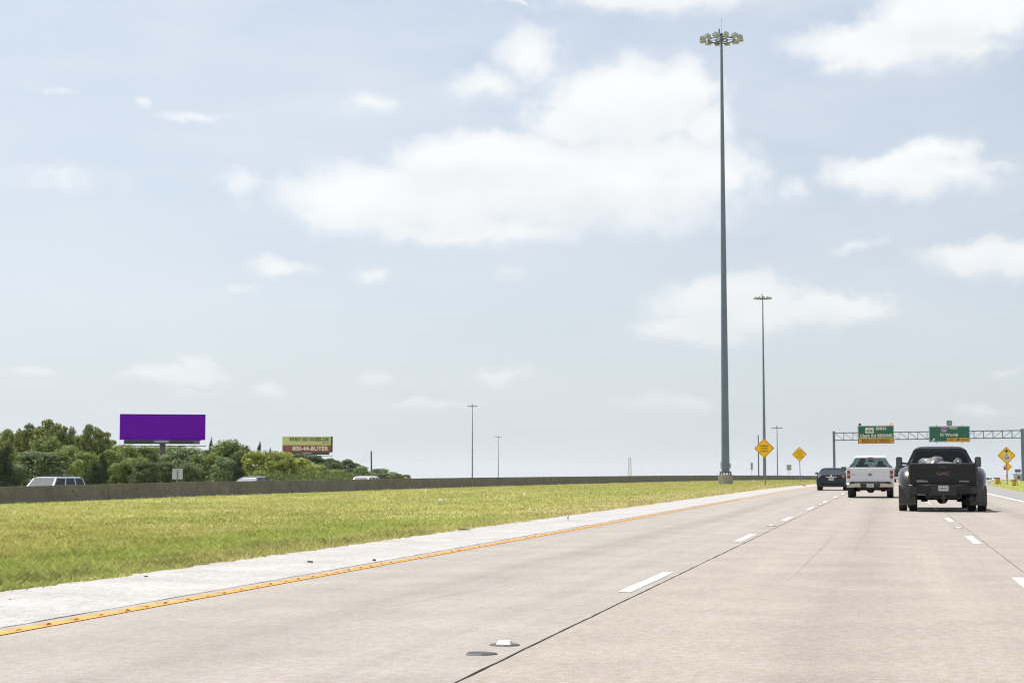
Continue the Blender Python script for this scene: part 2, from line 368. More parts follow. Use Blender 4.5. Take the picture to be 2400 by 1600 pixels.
# ------------------------------------------------------------------ lie of the land
def off(y): y = np.clip(y, 0, 420); return .0003 * np.maximum(0, y - 95) ** 2
def drop(y):
    a = np.maximum(0, np.asarray(y, float) - 200); b = np.maximum(0, np.asarray(y, float) - 330)
    return np.maximum(-27, -1.7e-5 * a * a - 2.2e-4 * b * b)
BY = [-60, 40, 60, 73, 84, 95, 108, 122, 140, 160, 190, 241, 326, 440]
BXv = [-62, -47.5, -43.4, -40.6, -38.6, -37.3, -36.4, -35.7, -34.8, -33.5, -31.0, -26.2, -14.1, 6]
def bx(y): return np.interp(y, BY, BXv)
def bz(y): return np.interp(y, [40, 73, 90, 123, 240, 326], [-.42, -.36, -.22, -.16, -.14, -.14]) + drop(y)
def gz(x, y):
    x = np.asarray(x, float); y = np.asarray(y, float)
    xl = x - off(y); z = np.full(np.broadcast(x, y).shape, -.1)
    w = np.maximum(4, (off(y) - 8.2) - bx(y)); t = np.clip((-8.2 - xl) / w, 0, 1); zb = bz(y) - drop(y)
    left = xl < -8.2
    z = np.where(left, -.015 + (zb + .03) * t, z)
    d = np.clip(bx(y) - x, 0, 17)
    z = np.where(x < bx(y), zb - .03 - .055 * d, z)
    z = np.where(xl > 7.4, -.04 - np.minimum(np.maximum(xl - 7.4, 0) * .07, 2.5), z)
    dr = drop(y); dr = np.where(x < -120, np.maximum(dr, -15), dr)
    fx = np.clip((y - 1250) / 3000, 0, 1); fs = np.clip((np.abs(x) - 420) / 2500, 0, 1)
    return z + dr - 110 * fx - 60 * fs * (1 - fx)
# ------------------------------------------------------------------ ground sheet
def grid_mesh(name, xs, ys, m, kind='structure', dz=0):
    X, Y = np.meshgrid(xs, ys); Z = gz(X, Y) + dz
    v = np.stack([X, Y, Z], -1).reshape(-1, 3); nx, ny = len(xs), len(ys)
    i = np.arange(nx - 1); j = np.arange(ny - 1); J, I = np.meshgrid(j, i, indexing='ij'); a = (J * nx + I).ravel()
    me = bpy.data.meshes.new(name); me.from_pydata(v.tolist(), [], np.stack([a, a + 1, a + nx + 1, a + nx], -1).tolist())
    for p in me.polygons: p.use_smooth = True
    me.materials.append(m); return tag(link(name, me), kind=kind)

def grass_ground():
    m = bpy.data.materials.new('thatch'); m.use_nodes = True; nt = m.node_tree; b = nt.nodes['Principled BSDF']; N = nt.nodes.new; L = nt.links.new
    tc = N('ShaderNodeTexCoord')
    def noise(s, d):
        n = N('ShaderNodeTexNoise'); n.inputs['Scale'].default_value = s; n.inputs['Detail'].default_value = d; L(tc.outputs['Object'], n.inputs['Vector']); return n.outputs[0]
    r = N('ShaderNodeValToRGB'); e = r.color_ramp.elements
    e[0].position = .32; e[0].color = (.27, .29, .09, 1); e[1].position = .7; e[1].color = (.42, .35, .15, 1)
    x = e.new(.5); x.color = (.38, .37, .12, 1); L(noise(.35, 6), r.inputs[0])
    k = N('ShaderNodeMapRange'); k.inputs[1].default_value = .3; k.inputs[2].default_value = .7; k.inputs[3].default_value = .6; k.inputs[4].default_value = 1.25; L(noise(26, 8), k.inputs[0])
    s = N('ShaderNodeVectorMath'); s.operation = 'SCALE'; L(r.outputs[0], s.inputs[0]); L(k.outputs[0], s.inputs['Scale']); L(s.outputs[0], b.inputs['Base Color'])
    b.inputs['Roughness'].default_value = .95; b.inputs['Specular IOR Level'].default_value = .1
    return m
M_thatch = grass_ground()
xs = np.unique(np.r_[np.linspace(-9000, -450, 10), np.linspace(-450, -80, 30), np.arange(-80, 40, 1.5), np.linspace(40, 400, 20), np.linspace(400, 9000, 10)])
ys = np.unique(np.r_[np.linspace(-3000, -80, 6), np.arange(-80, 440, 3.0), np.linspace(440, 1000, 40), np.linspace(1000, 12000, 14)])
tag(grid_mesh('ground', xs, ys, M_thatch), 'dry mown grassland sheet reaching to the horizon')

# ------------------------------------------------------------------ road: three concrete lanes, joints, paint
yr = np.unique(np.r_[np.linspace(-60, 5, 12), np.arange(5, 45, .25), np.arange(45, 130, 1.5), np.arange(130, 436, 5.0)])
def strip(name, xa, xb, z, m, parent=None, ja=0, jb=0, ys=yr, skirt=0, seed=1, wob=1.0):
    """sheet along the road between lateral offsets xa..xb (numbers); ja/jb ragged edges; skirt gives it thickness"""
    rs = np.random.RandomState(seed); o_ = off(ys); zz = z + drop(ys)
    ea = (rs.rand(len(ys)) - .5) * 2 * ja; eb = (rs.rand(len(ys)) - .5) * 2 * jb
    if skirt:
        cols = [(xa + o_ + ea, zz - skirt), (xa + o_ + ea, zz), (xb + o_ + eb, zz), (xb + o_ + eb, zz - skirt)]
    else: cols = [(xa + o_ + ea, zz), (xb + o_ + eb, zz)]
    k = len(cols); v = np.stack([np.stack([c[0], ys, c[1]], -1) for c in cols], 1).reshape(-1, 3); f = []
    for i in range(len(ys) - 1):
        for j in range(k - 1):
            a = i * k + j; f.append((a, a + 1, a + k + 1, a + k))
    me = bpy.data.meshes.new(name); me.from_pydata(v.tolist(), [], f); me.materials.append(m); return link(name, me, parent)
road = tag(empty('road'), kind='structure')
JL, JR, SEAM = -2.352, 1.458, -6.44
strip('concrete_slab', SEAM + .006, JL - .011, 0, M_slabL, road, .01, .005, skirt=.08, seed=2)
strip('concrete_slab', JL + .011, JR - .007, 0, M_slabM, road, .005, .003, skirt=.08, seed=3)
strip('concrete_slab', JR + .007, 5.06, 0, M_slabR, road, .003, .003, skirt=.08, seed=4)
strip('joint_sealant', JL - .02, JL + .02, -.012, M_seal, road)
strip('joint_sealant', JR - .015, JR + .015, -.016, M_seal, road)
strip('joint_dirt', SEAM - .05, SEAM + .05, -.004, M_dirt, road)
sh = strip('shoulder', -8.32, SEAM - .006, .003, M_apron, None, .09, .012, skirt=.1, seed=6); tag(sh, kind='structure')
ex = strip('exit_ramp_shoulder', 5.065, 7.35, -.006, M_asph, None, .002, .05, skirt=.1, seed=7); tag(ex, kind='structure')
wl = strip('white_edge_line', 4.86, 5.0, .005, M_wpaint, road, .004, .004, seed=8)
# yellow edge line: straight inner edge, wavy outer edge, raised ribs every 0.43 m
mb = MB(); yy = np.arange(-20, 130, .0717)
ya = -6.145 - .155 - .022 * np.sin(yy * 2 * math.pi / .43) - .012 * np.sin(yy * 5.1) + off(yy)
yb = np.full(len(yy), -6.145) + off(yy)
def ribbon(mb, pairs):
    mb.add([q for p_ in pairs for q in p_], [(2 * i, 2 * i + 1, 2 * i + 3, 2 * i + 2) for i in range(len(pairs) - 1)])
ribbon(mb, [((float(a), float(y), .006), (float(b), float(y), .006)) for a, b, y in zip(ya, yb, yy)])
yfar = np.arange(130, 433, 4.0)
ribbon(mb, [((float(-6.3 + off(y)), float(y), .006 + float(drop(y))), (float(-6.145 + off(y)), float(y), .006 + float(drop(y)))) for y in yfar])
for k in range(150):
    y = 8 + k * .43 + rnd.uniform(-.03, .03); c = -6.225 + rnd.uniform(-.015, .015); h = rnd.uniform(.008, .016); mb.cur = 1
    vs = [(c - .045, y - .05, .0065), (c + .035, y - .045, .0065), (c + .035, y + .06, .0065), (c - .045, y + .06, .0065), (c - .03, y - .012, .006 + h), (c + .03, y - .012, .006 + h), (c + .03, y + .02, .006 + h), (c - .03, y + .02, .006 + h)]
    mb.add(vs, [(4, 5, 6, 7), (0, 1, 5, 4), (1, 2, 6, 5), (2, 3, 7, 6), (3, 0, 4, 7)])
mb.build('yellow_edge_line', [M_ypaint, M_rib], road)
for k in range(22):                                              # broken lane lines, 3.4 m paint / 12.2 m pitch
    for lo, x, sd in ((16.3, -2.515, 1), (16.1, 1.325, 2)):
        y0 = lo + 12.27 * (k - 1); seg = np.linspace(y0, y0 + 3.35, 9)
        strip('lane_dash', x - .065, x + .06, .0045, M_wpaint, road, .006, .004, ys=seg, seed=sd * 100 + k)
def crack(x0, y0, pts, w):
    y = np.array([p[1] for p in pts]); x = np.array([p[0] for p in pts]); n = len(pts)
    v = []
    for i in range(n): ww = w * (.5 + .5 * math.sin(math.pi * i / (n - 1))) * rnd.uniform(.6, 1.2); v += [(x[i] - ww, y[i], .0035), (x[i] + ww, y[i], .0035)]
    me = bpy.data.meshes.new('surface_crack'); me.from_pydata(v, [], [(2 * i, 2 * i + 1, 2 * i + 3, 2 * i + 2) for i in range(n - 1)]); me.materials.append(M_crack); link('surface_crack', me, road)
M_crack = mat('crack', (.235, .213, .191), .9, var=.2, scale=4)
for (x0, y0, ln, w, dx) in ((-1.1, 18, 16, .0022, .1), (-.55, 24, 22, .002, .06), (-4.3, 13.5, 4, .0035, .45)):
    n = 26; px = x0; pts = []
    for i in range(n): px += dx / n + rnd.uniform(-.012, .012); pts.append((px, y0 + ln * i / (n - 1)))
    crack(x0, y0, pts, w)
# carriageway of the opposite direction
yo = np.arange(-40, 436, 6.0); v = []; f = []
for i, y in enumerate(yo):
    for d in (3.0, 17.2): x = float(bx(y)) - d; v.append((x, y, float(gz(x, y)) + .05))
    if i: f.append((2 * i - 2, 2 * i - 1, 2 * i + 1, 2 * i))
me = bpy.data.meshes.new('opposite_road'); me.from_pydata(v, [], f); me.materials.append(M_farroad); tag(link('opposite_road', me), kind='structure')

# ------------------------------------------------------------------ grass as real blades
def scatter(n, ymin, ymax, xfun, power):
    u = nrs.rand(n); a = 1 - power
    y = (ymin ** a + u * (ymax ** a - ymin ** a)) ** (1 / a)
    lo, hi = xfun(y); x = lo + nrs.rand(n) * (hi - lo); return x, y
G_GREEN = np.array([.415, .48, .135]); G_YEL = np.array([.49, .468, .155]); G_STRAW = np.array([.63, .50, .30]); G_DARK = np.array([.22, .24, .07])
def blades(name, x, y, hscale, edge, label, cat, zlift=0, straw=None, greenb=None):
    n = len(x); z = gz(x, y); d = np.hypot(x, y)
    h = (.028 + .075 * nrs.rand(n) ** 2.6) * hscale * (.75 + .6 * vnoise(x * .7, y * .7, 3))
    w = np.clip(.003 + d * .00031, .0045, .08) * (.7 + .6 * nrs.rand(n)); h = h * np.clip(1 + 0 * d, .9, 1)
    th = nrs.rand(n) * 2 * math.pi; lean = h * (.25 + .95 * nrs.rand(n)); h = h * .92; la = nrs.rand(n) * 2 * math.pi
    dx, dy = np.cos(th) * w / 2, np.sin(th) * w / 2; lx, ly = np.cos(la) * lean, np.sin(la) * lean
    b = np.stack([x, y, z - .01], -1)
    V = np.stack([b + np.stack([-dx, -dy, 0 * x], -1), b + np.stack([dx, dy, 0 * x], -1),
                  b + np.stack([dx * .7 + lx * .4, dy * .7 + ly * .4, h * .62], -1), b + np.stack([lx, ly, h], -1)], 1).reshape(-1, 3)
    n1 = vnoise(x * .16, y * .07, 1); n2 = vnoise(x * .55, y * .3, 2); n3 = vnoise(x * 2.3, y * 1.6, 9)
    k = np.clip(.55 * n1 + .3 * n2 + .3 * n3 + .22 * (nrs.rand(n) - .5), 0, 1.1)
    s = np.clip((k - .38) * 3.2, 0, 1)[:, None]; c = G_GREEN * (1 - s) + G_YEL * s
    st = np.clip(edge, 0, 1) * (nrs.rand(n) < .85); st = np.maximum(st, (nrs.rand(n) < .07 + .35 * np.clip((n2 - .6) * 3, 0, 1)) * .9)[:, None]
    c = c * (1 - st) + G_STRAW * st
    if greenb is not None:
        g = np.clip(greenb, 0, 1)[:, None]; c = c * (1 - g) + (G_GREEN * 1.05) * g
    e_ = off(y) - 8.34 - x; dk = ((vnoise(x * 1.7, y * 1.1, 21) > .66) * .75 * nrs.rand(n) + .45 * np.clip((vnoise(x * .12, y * .10, 77) - .45) * 3, 0, 1) * (x - bx(y) > 4) * (e_ > 3.5) * nrs.rand(n))[:, None]; c = c * (1 - dk) + G_DARK * dk
    c = c * (.74 + .5 * nrs.rand(n))[:, None]; c[nrs.rand(n) < .0015] = (.75, .72, .74)
    me = np_mesh(name, V, 4, M_grass, c)
    o = link(name, me); return tag(o, label, cat, kind='stuff')
M_grass = attr_leaf('grass_blade', .42, 1.0, .75)
def med_x(y):
    hi = off(y) - 8.36; lo = np.maximum(bx(y) + .35, -.66 * y - 9); return lo, hi
x, y = scatter(680000, 11.5, 345, med_x, 1.62)
k = x > bx(y) + .2; x, y = x[k], y[k]
e = off(y) - 8.34 - x; edge = np.exp(-((e - 1.0) / (1.3 + y * .009)) ** 2) * np.clip((y - 14) / 18, .2, 1) * (.6 + .55 * vnoise(x * .3, y * .25, 5))
gb = np.clip(1.1 - (x - bx(y)) / 3.2, 0, .9) + .95 * np.clip((vnoise(x * .22, y * .12, 31) - .42) * 4, 0, 1) * np.clip(1.3 - np.abs(e - 2.6) / 2.2, 0, 1) * (y < 45)
hs = 1 + .5 * np.clip(1 - (x - bx(y)) / 1.2, 0, 1) + .35 * (np.abs(e - 2) < 1.6) * (y < 40)
blades('median_grass', x, y, hs, edge, 'yellow-green mown grass filling the median in front of the barrier', 'grass', greenb=gb)
# a few blades creeping over the white shoulder's edge and through its seam
n = 9000; y = 11 + 120 * nrs.rand(n) ** 2.2; x = off(y) - 8.33 + .11 * nrs.randn(n)
blades('edge_grass', x, y, .75, np.ones(n) * .8, 'dry straw grass creeping over the outer edge of the white shoulder', 'grass')
n = 2600; y = 9 + 80 * nrs.rand(n) ** 1.8; kk = vnoise(y * 1.3, y * 0, 4) + .35 * vnoise(y * 5, y * 0, 6) > .62; y = y[kk]; x = off(y) + SEAM + .02 * nrs.randn(len(y))
blades('seam_weeds', x, y, .55, np.ones(len(y)) * .45, 'sparse weeds growing in the dark seam beside the yellow line', 'weeds')
n = 60; y = 14.45 + .05 * nrs.randn(n); x = SEAM - .12 + .035 * nrs.randn(n)
blades('seam_weed_tuft', x, y, .8, np.ones(n) * .2, 'taller weed tuft standing in the seam of the white shoulder', 'weed')
def ver_x(y): return off(y) + 7.4, off(y) + 7.6 + np.minimum(12 + y * .05, 28)
x, y = scatter(70000, 40, 330, ver_x, .6)
e = x - off(y) - 7.4
blades('verge_grass', x, y, 1.15, np.exp(-(e / .8) ** 2) * .8, 'green grass bank right of the exit ramp', 'grass', greenb=np.clip(.75 - .3 * np.exp(-e), 0, 1) * .8)

# ------------------------------------------------------------------ barrier of precast sections
bar = tag(empty('median_barrier', (-35, 120, 0)), 'long weathered concrete safety barrier of jointed sections behind the grass median', 'barrier')
cuts = [-30, -12, 6, 22, 36, 48, 58, 68]
ang = lambda px: math.atan2(px[0], px[1])
def cut_at(az):       # where the barrier line meets a given bearing (degrees from the road)
    ys_ = np.linspace(60, 300, 6000); a = np.degrees(np.arctan2(bx(ys_), ys_)); return float(ys_[np.argmin(np.abs(a - az))])
for az in (-25.86, -22.30, -19.42, -17.03, -14.96, -13.18): cuts.append(cut_at(az))
y = cuts[-1]
while y < 425: y += 12.2; cuts.append(y)
PB = [(-.34, -.1), (-.34, .06), (-.20, .24), (-.115, .81), (.115, .81), (.20, .24), (.34, .06), (.34, -.1)]
for i in range(len(cuts) - 1):
    a, b = cuts[i] + .02, cuts[i + 1] - .02; m_ = MB(); rr = []
    for t in np.linspace(0, 1, 5):
        y = a + (b - a) * t; x = float(bx(y)); dxy = (float(bx(y + .5)) - float(bx(y - .5))); nx, ny = 1 / math.hypot(1, dxy), -dxy / math.hypot(1, dxy)
        rr.append([(x + p[0] * nx, y + p[0] * ny, float(bz(y)) + p[1]) for p in PB])
    m_.rings(rr); s_ = m_.build('barrier_section', M_barr, bar); s_.matrix_parent_inverse = Matrix.Translation(-bar.location)
    if 55 < a < 260:
        for t in (.22, .78):
            y = a + (b - a) * t; q = MB(); q.lathe([(.055, -.02), (.055, .015)], n=8, axis='x')
            hobj = q.build('lifting_hole', M_black, s_, loc=(float(bx(y)) + .162, y, float(bz(y)) + .52))
# ------------------------------------------------------------------ high mast lights
def make_mast(H):
    r = empty('high_mast_light')
    m = MB(); m.lathe([(.76, -.6), (.76, 1.05), (.70, 1.08)], n=8); m.build('pedestal', M_ped, r, rot=(0, 0, R(22.5)))
    m = MB(); m.box((0, 0, .06), (4.4, 4.4, .14)); m.build('concrete_pad', M_apron, r)
    m = MB(); m.lathe([(.60, 1.22), (.60, 1.28)], n=16); m.build('base_plate', M_galv, r)
    for k in range(12):
        t = 2 * math.pi * k / 12; m = MB(); m.tube((.54 * math.cos(t), .54 * math.sin(t), 1.08), (.54 * math.cos(t), .54 * math.sin(t), 1.36), .04, n=6); m.build('anchor_bolt', M_dsteel, r)
    zs = [1.28, 9.5, 21.0, 33.0, H]; rr = lambda z: .40 - (.40 - .115) * (z - 1.28) / (H - 1.28)
    for a, b in zip(zs[:-1], zs[1:]):
        m = MB(); m.lathe([(rr(a) + .012, a), (rr(b) + .0, b + (.45 if b < H else 0))], n=12); m.build('pole_section', M_galv, r, smooth=True)
    m = MB(); m.box((0, -.41, 2.0), (.3, .1, .75)); m.build('winch_door', M_galv, r)
    z = H - .35; m = MB()
    def torus(R0, rad, zz, n=36):
        rings = []
        for i in range(n + 1):
            t = 2 * math.pi * i / n; rings.append([((R0 + rad * math.cos(q)) * math.cos(t), (R0 + rad * math.cos(q)) * math.sin(t), zz + rad * math.sin(q)) for q in (0, 1.57, 3.14, 4.71)])
        m.rings(rings, caps=False)
    torus(1.33, .075, z); torus(.62, .05, z)
    for k in range(6):
        t = math.pi * k / 3; m.tube((.1 * math.cos(t), .1 * math.sin(t), z), (1.33 * math.cos(t), 1.33 * math.sin(t), z), .035, n=5)
    m.build('lamp_ring', M_dsteel, r)
    m = MB(); m.lathe([(.2, H - .1), (.2, H + .25), (.08, H + .35)], n=10); m.box((-.22, 0, H + .55), (.12, .1, .5)); m.build('head_frame', M_dsteel, r)
    m = MB(); m.tube((0, 0, H + .3), (0, 0, H + 1.9), .018, n=5); m.build('lightning_rod', M_galvL, r)
    for k in range(12):
        t = 2 * math.pi * (k + .35) / 12; c = (1.93 * math.cos(t), 1.93 * math.sin(t), z + .12)
        m = MB(); m.box((0, 0, 0), (.56, .50, .30), top=(.92, .92)); m.box((0, 0, .2), (.2, .22, .10)); m.tube((-.2, 0, .0), (-.62, 0, -.1), .035, n=5)
        lu = m.build('luminaire', M_lumi, r, loc=c, rot=(0, 0, t + rnd.choice((0, .35, -.3))))
        m = MB(); m.box((.03, 0, -.185), (.48, .44, .07), top=(1.08, 1.06)); m.build('lens', M_lens, lu)
    return r
M_lumi = mat('luminaire_grey', (.36, .40, .44), .5, .1, var=.08, scale=4)
M_lens = mat('prismatic_lens', (.225, .225, .20), .25, var=.15, scale=20)
mast = make_mast(45.2)
mast.location = (-16.1, 170.4, -.2); mast.rotation_euler = (0, 0, R(8))
tag(mast, 'tallest nearest high mast light standing on a concrete pedestal in the grass median', 'light mast', 'high mast lights')
for (x, y, zt, rz, lab) in ((-30.3, 421.3, 43.9, 31, 'second tallest high mast light behind the rumble strips sign'),
                            (-43.5, 674.2, 18.4, 12, 'distant high mast light just right of the rumble strips sign'),
                            (-179.4, 728.4, 30.1, 50, 'taller of the two distant high mast lights in the middle'),
                            (-258.5, 1122.7, 24.6, 20, 'shorter of the two distant high mast lights in the middle')):
    c = copy_tree(mast); c.location = (x, y, zt - 45.2); c.rotation_euler = (0, 0, R(rz)); c['label'] = lab

# ------------------------------------------------------------------ diamond signs and small signs
def diamond(name, label, x, y, zc, side, lines, group=None, zg=None, lean=0):
    zg = float(gz(x, y)) if zg is None else zg
    r = tag(empty(name, (x, y, zg)), label, 'road sign', group); h = zc - zg; d = side / math.sqrt(2)
    r.rotation_euler = (0, R(lean), R(4))
    def dia(k, n=4):
        pts = []
        for a in (90, 0, -90, 180):
            for q in (12, -12): pts.append((k * .93 * math.cos(R(a)) + k * .07 * math.cos(R(a + q * 3)), h + k * .93 * math.sin(R(a)) + k * .07 * math.sin(R(a + q * 3))))
        return pts
    m = MB(); m.prism(dia(d), -.012, .012); p = m.build('panel', M_ysign, r)
    m = MB(); o_, i_ = dia(d * .955), dia(d * .90); n = len(o_)
    m.add([(a[0], -.016, a[1]) for a in o_] + [(a[0], -.016, a[1]) for a in i_], [(k, (k + 1) % n, n + (k + 1) % n, n + k) for k in range(n)]); m.build('border', M_bord, p)
    for (s, size, dz, bold) in lines: text(s, size, p, M_black, (0, -.017, h + dz), bold=bold)
    m = MB(); m.tube((0, .05, -.3), (0, .05, h + d * .75), .045, n=8); m.build('post', M_galv, r)
    m = MB(); m.box((0, .03, h + .35), (.5, .03, .06)); m.box((0, .03, h - .35), (.5, .03, .06)); m.build('bracket', M_galv, r)
    return r, p, h
M_bord = mat('sign_border', (.10, .045, .006), .5)
diamond('warning_sign', 'larger yellow diamond sign reading RUMBLE STRIPS AHEAD right of the tallest mast', -10.87, 152.0, 3.21, 1.22, [('RUMBLE', .205, .20, .012), ('STRIPS', .205, -.03, .012), ('AHEAD', .205, -.26, .012)], lean=-1.2)
diamond('warning_sign', 'smaller yellow diamond sign about ice in cold weather, left of the black sedan', -10.65, 206.6, 3.23, 1.22, [('BRIDGE', .16, .36, .012), ('MAY ICE IN', .16, .12, .012), ('COLD', .16, -.12, .012), ('WEATHER', .16, -.35, .012)], lean=-1)
r, p, h = diamond('warning_sign', 'yellow diamond sign with black arrow over a white SPEED LIMIT 50 plaque', 11.12, 175.8, 2.75, 1.22, [])
m = MB(); m.box((0, -.016, h - .14), (.62, .008, .72)); pq = m.build('speed_plaque', M_wsign, p)
text('SPEED', .12, pq, M_black, (0, -.022, h + .14), bold=.01); text('LIMIT', .12, pq, M_black, (0, -.022, h + .03), bold=.01); text('50', .44, pq, M_black, (0, -.022, h - .24), bold=.022)
m = MB(); m.prism([(0, h + .62), (-.22, h + .40), (-.08, h + .43), (-.05, h + .30), (.05, h + .30), (.08, h + .43), (.22, h + .40)], -.018, -.012); m.build('arrow', M_black, p)
m = MB(); m.box((0, .0, .85), (.16, .03, .45)); m.build('object_marker', M_ysign2, r)
r, p, h = diamond('warning_sign', 'far yellow diamond sign with a red flag, half hidden behind the speed sign post', 22.9, 359.4, 2.15, 1.22, [], zg=-.9)
m = MB(); m.add([(-.86, -.05, h - .02), (-.40, -.05, h - .08), (-.30, -.07, h - .62), (-.80, -.03, h - .60), (-.86, -.03, h - .02), (-.40, -.03, h - .08), (-.30, -.05, h - .62), (-.80, -.01, h - .60)], [(0, 1, 2, 3), (7, 6, 5, 4), (0, 4, 5, 1), (1, 5, 6, 2), (2, 6, 7, 3), (3, 7, 4, 0)]); m.build('flag', mat('flag_red', (.62, .03, .02), .7), r)

def back_sign(name, label, x, y, zc, w, hh, m1, rz=0, post=.04, below=2.6):
    r = tag(empty('road_sign', (x, y, zc - below), R(rz)), label, 'road sign', 'sign backs beyond the barrier')
    m = MB(); m.box((0, 0, below), (w, .02, hh)); p = m.build('panel', m1, r)
    m = MB(); m.box((0, -.03, below + hh * .33), (w * .72, .03, .05)); m.build('bracket', M_galvL, r)
    m = MB(); m.tube((0, -.035, -.3), (0, -.035, below + hh * .36), post, n=6); m.build('post', M_galv, r); return r
M_sback = mat('sign_back', (.44, .45, .43), .5, .1, var=.08); M_sbk2 = mat('sign_back_tan', (.36, .34, .25), .5, .1, var=.1); M_sbk3 = mat('sign_back_grey', (.33, .36, .36), .5, .1); M_pink = mat('sign_back_pale', (.45, .40, .40), .5)
back_sign('sign_back', 'white square sign back on a post behind the barrier below the purple billboard', -52.3, 119.9, .99, .76, .80, M_sback, rz=20)
back_sign('sign_back', 'narrow grey stacked sign back between the tallest mast and the rumble strips sign', -26.56, 335.1, 2.23, .42, 1.42, M_sbk3)
back_sign('sign_back', 'tan square sign back between the two yellow warning signs', -19.5, 336.7, 1.98, .92, 1.08, M_sbk2)
back_sign('sign_back', 'pale sign back peeking out left of the tallest mast base', -29.1, 301.6, 2.3, .55, 1.25, M_pink)
back_sign('sign_back', 'small tan sign back peeking out right of the tallest mast base', -27.95, 301.9, 2.2, .8, .8, M_sbk2)

# ------------------------------------------------------------------ overhead sign gantry
GX0, GX1, GY = -9.0, 20.3, 283.0
gt = tag(empty('sign_gantry', (5.6, GY, -.4)), 'grey steel truss gantry spanning the road ahead and carrying two green signs', 'gantry')
def gp(m, name, mm): o = m.build(name, mm, gt, loc=(-5.6, -GY, .4)); return o
zt = lambda x: 7.45 + (x - GX0) / 29.3 * .27
zbm = lambda x: zt(x) - 1.18
for x in (GX0 - .12, GX1 + .12):
    m = MB(); zb_ = float(gz(x, GY)) - .4; m.tube((x, GY + .45, zb_), (x, GY + .45, zt(x) + .2), .21 if x < 0 else .26, n=14); m.tube((x, GY + .45, zt(x) + .2), (x, GY + .45, zt(x) + .27), .24, n=14)
    m.box((x, GY + .45, zb_ + .45), (.8, .8, .2)); gp(m, 'post', M_galv)
for dy in (0, .9):
    for f in (zt, zbm): m = MB(); m.tube((GX0, GY + dy, f(GX0)), (GX1, GY + dy, f(GX1)), .075, n=8); gp(m, 'chord', M_galv)
    nb = 20; step = (GX1 - GX0) / nb
    for k in range(nb):
        x0, x1 = GX0 + k * step, GX0 + (k + 1) * step
        m = MB(); m.tube((x0, GY + dy, zbm(x0)), (x0, GY + dy, zt(x0)), .042, n=6); gp(m, 'brace', M_galv)
        m = MB(); a, b = ((x0, zt(x0)), (x1, zbm(x1))) if k < nb // 2 else ((x0, zbm(x0)), (x1, zt(x1)))
        m.tube((a[0], GY + dy, a[1]), (b[0], GY + dy, b[1]), .036, n=6); gp(m, 'brace', M_galv)
for k in range(21):
    x = GX0 + k * (GX1 - GX0) / 20; m = MB()
    for f in (zt, zbm): m.tube((x, GY, f(x)), (x, GY + .9, f(x)), .03, n=5)
    gp(m, 'cross_tie', M_galv)
def frame_ring(mb, x0, x1, z0, z1, w, y):
    mb.add([(x0, y, z0), (x1, y, z0), (x1, y, z1), (x0, y, z1), (x0 + w, y, z0 + w), (x1 - w, y, z0 + w), (x1 - w, y, z1 - w), (x0 + w, y, z1 - w)], [(0, 1, 5, 4), (1, 2, 6, 5), (2, 3, 7, 6), (3, 0, 4, 7)])
# left sign
sg = tag(empty('overhead_sign', (-2.33, GY - .35, 0)), 'green overhead sign reading 408 ENDS Clark Rd BEGINS with amber REDUCE SPEED strip', 'overhead sign', 'signs on the gantry')
sg.rotation_euler = (0, R(-.6), 0)
m = MB(); m.box((0, 0, 7.56), (5.74, .06, 2.06)); gpn = m.build('panel', M_gsign, sg)
m = MB(); frame_ring(m, -2.82, 2.82, 6.58, 8.54, .06, -.034); m.build('border', M_wsign, gpn)
m = MB(); m.box((0, -.005, 6.11), (5.76, .07, .86)); ap = m.build('amber_panel', M_ysign2, sg); m = MB(); frame_ring(m, -2.82, 2.82, 5.72, 6.5, .045, -.043); m.build('border', M_bord, ap)
text('REDUCE SPEED', .66, ap, mat('print_brown', (.035, .022, .02), .6), (0, -.045, 6.10), bold=.03, sx=.98)
text('Clark Rd BEGINS', .66, gpn, M_wsign, (0, -.036, 6.95), bold=.03, sx=1.02)
text('ENDS', .64, gpn, M_wsign, (.84, -.036, 8.08), bold=.03)
m = MB(); m.box((-.99, -.035, 7.83), (1.32, .02, .88)); pl = m.build('route_plaque', M_wsign, gpn); text('408', .62, pl, M_black, (-.99, -.048, 7.72), bold=.022); text('SPUR', .2, pl, M_black, (-.99, -.048, 8.12), bold=.012)
for (x, mm, nm) in ((-2.5, mat('beacon_unlit', (.07, .035, .012), .4), 'unlit flashing beacon'), (2.48, mat('beacon_lit', (1.0, .30, .008), .4, emit=.8), 'lit amber flashing beacon')):
    m = MB(); m.lathe([(.20, -.14), (.23, -.05), (.22, .14)], c=(x, 0, 8.80), n=12, axis='y'); b_ = m.build('beacon', mat('beacon_housing', (.30, .13, .02), .5), sg); b_['label'] = nm
    m = MB(); m.lathe([(.17, -.17), (.18, -.13)], c=(x, 0, 8.80), n=12, axis='y'); m.build('beacon_lens', mm, b_)
m = MB(); m.box((-1.6, .16, 7.2), (.1, .25, 2.9)); m.build('hanger', M_galv, sg); m = MB(); m.box((1.6, .16, 7.2), (.1, .25, 2.9)); m.build('hanger', M_galv, sg)
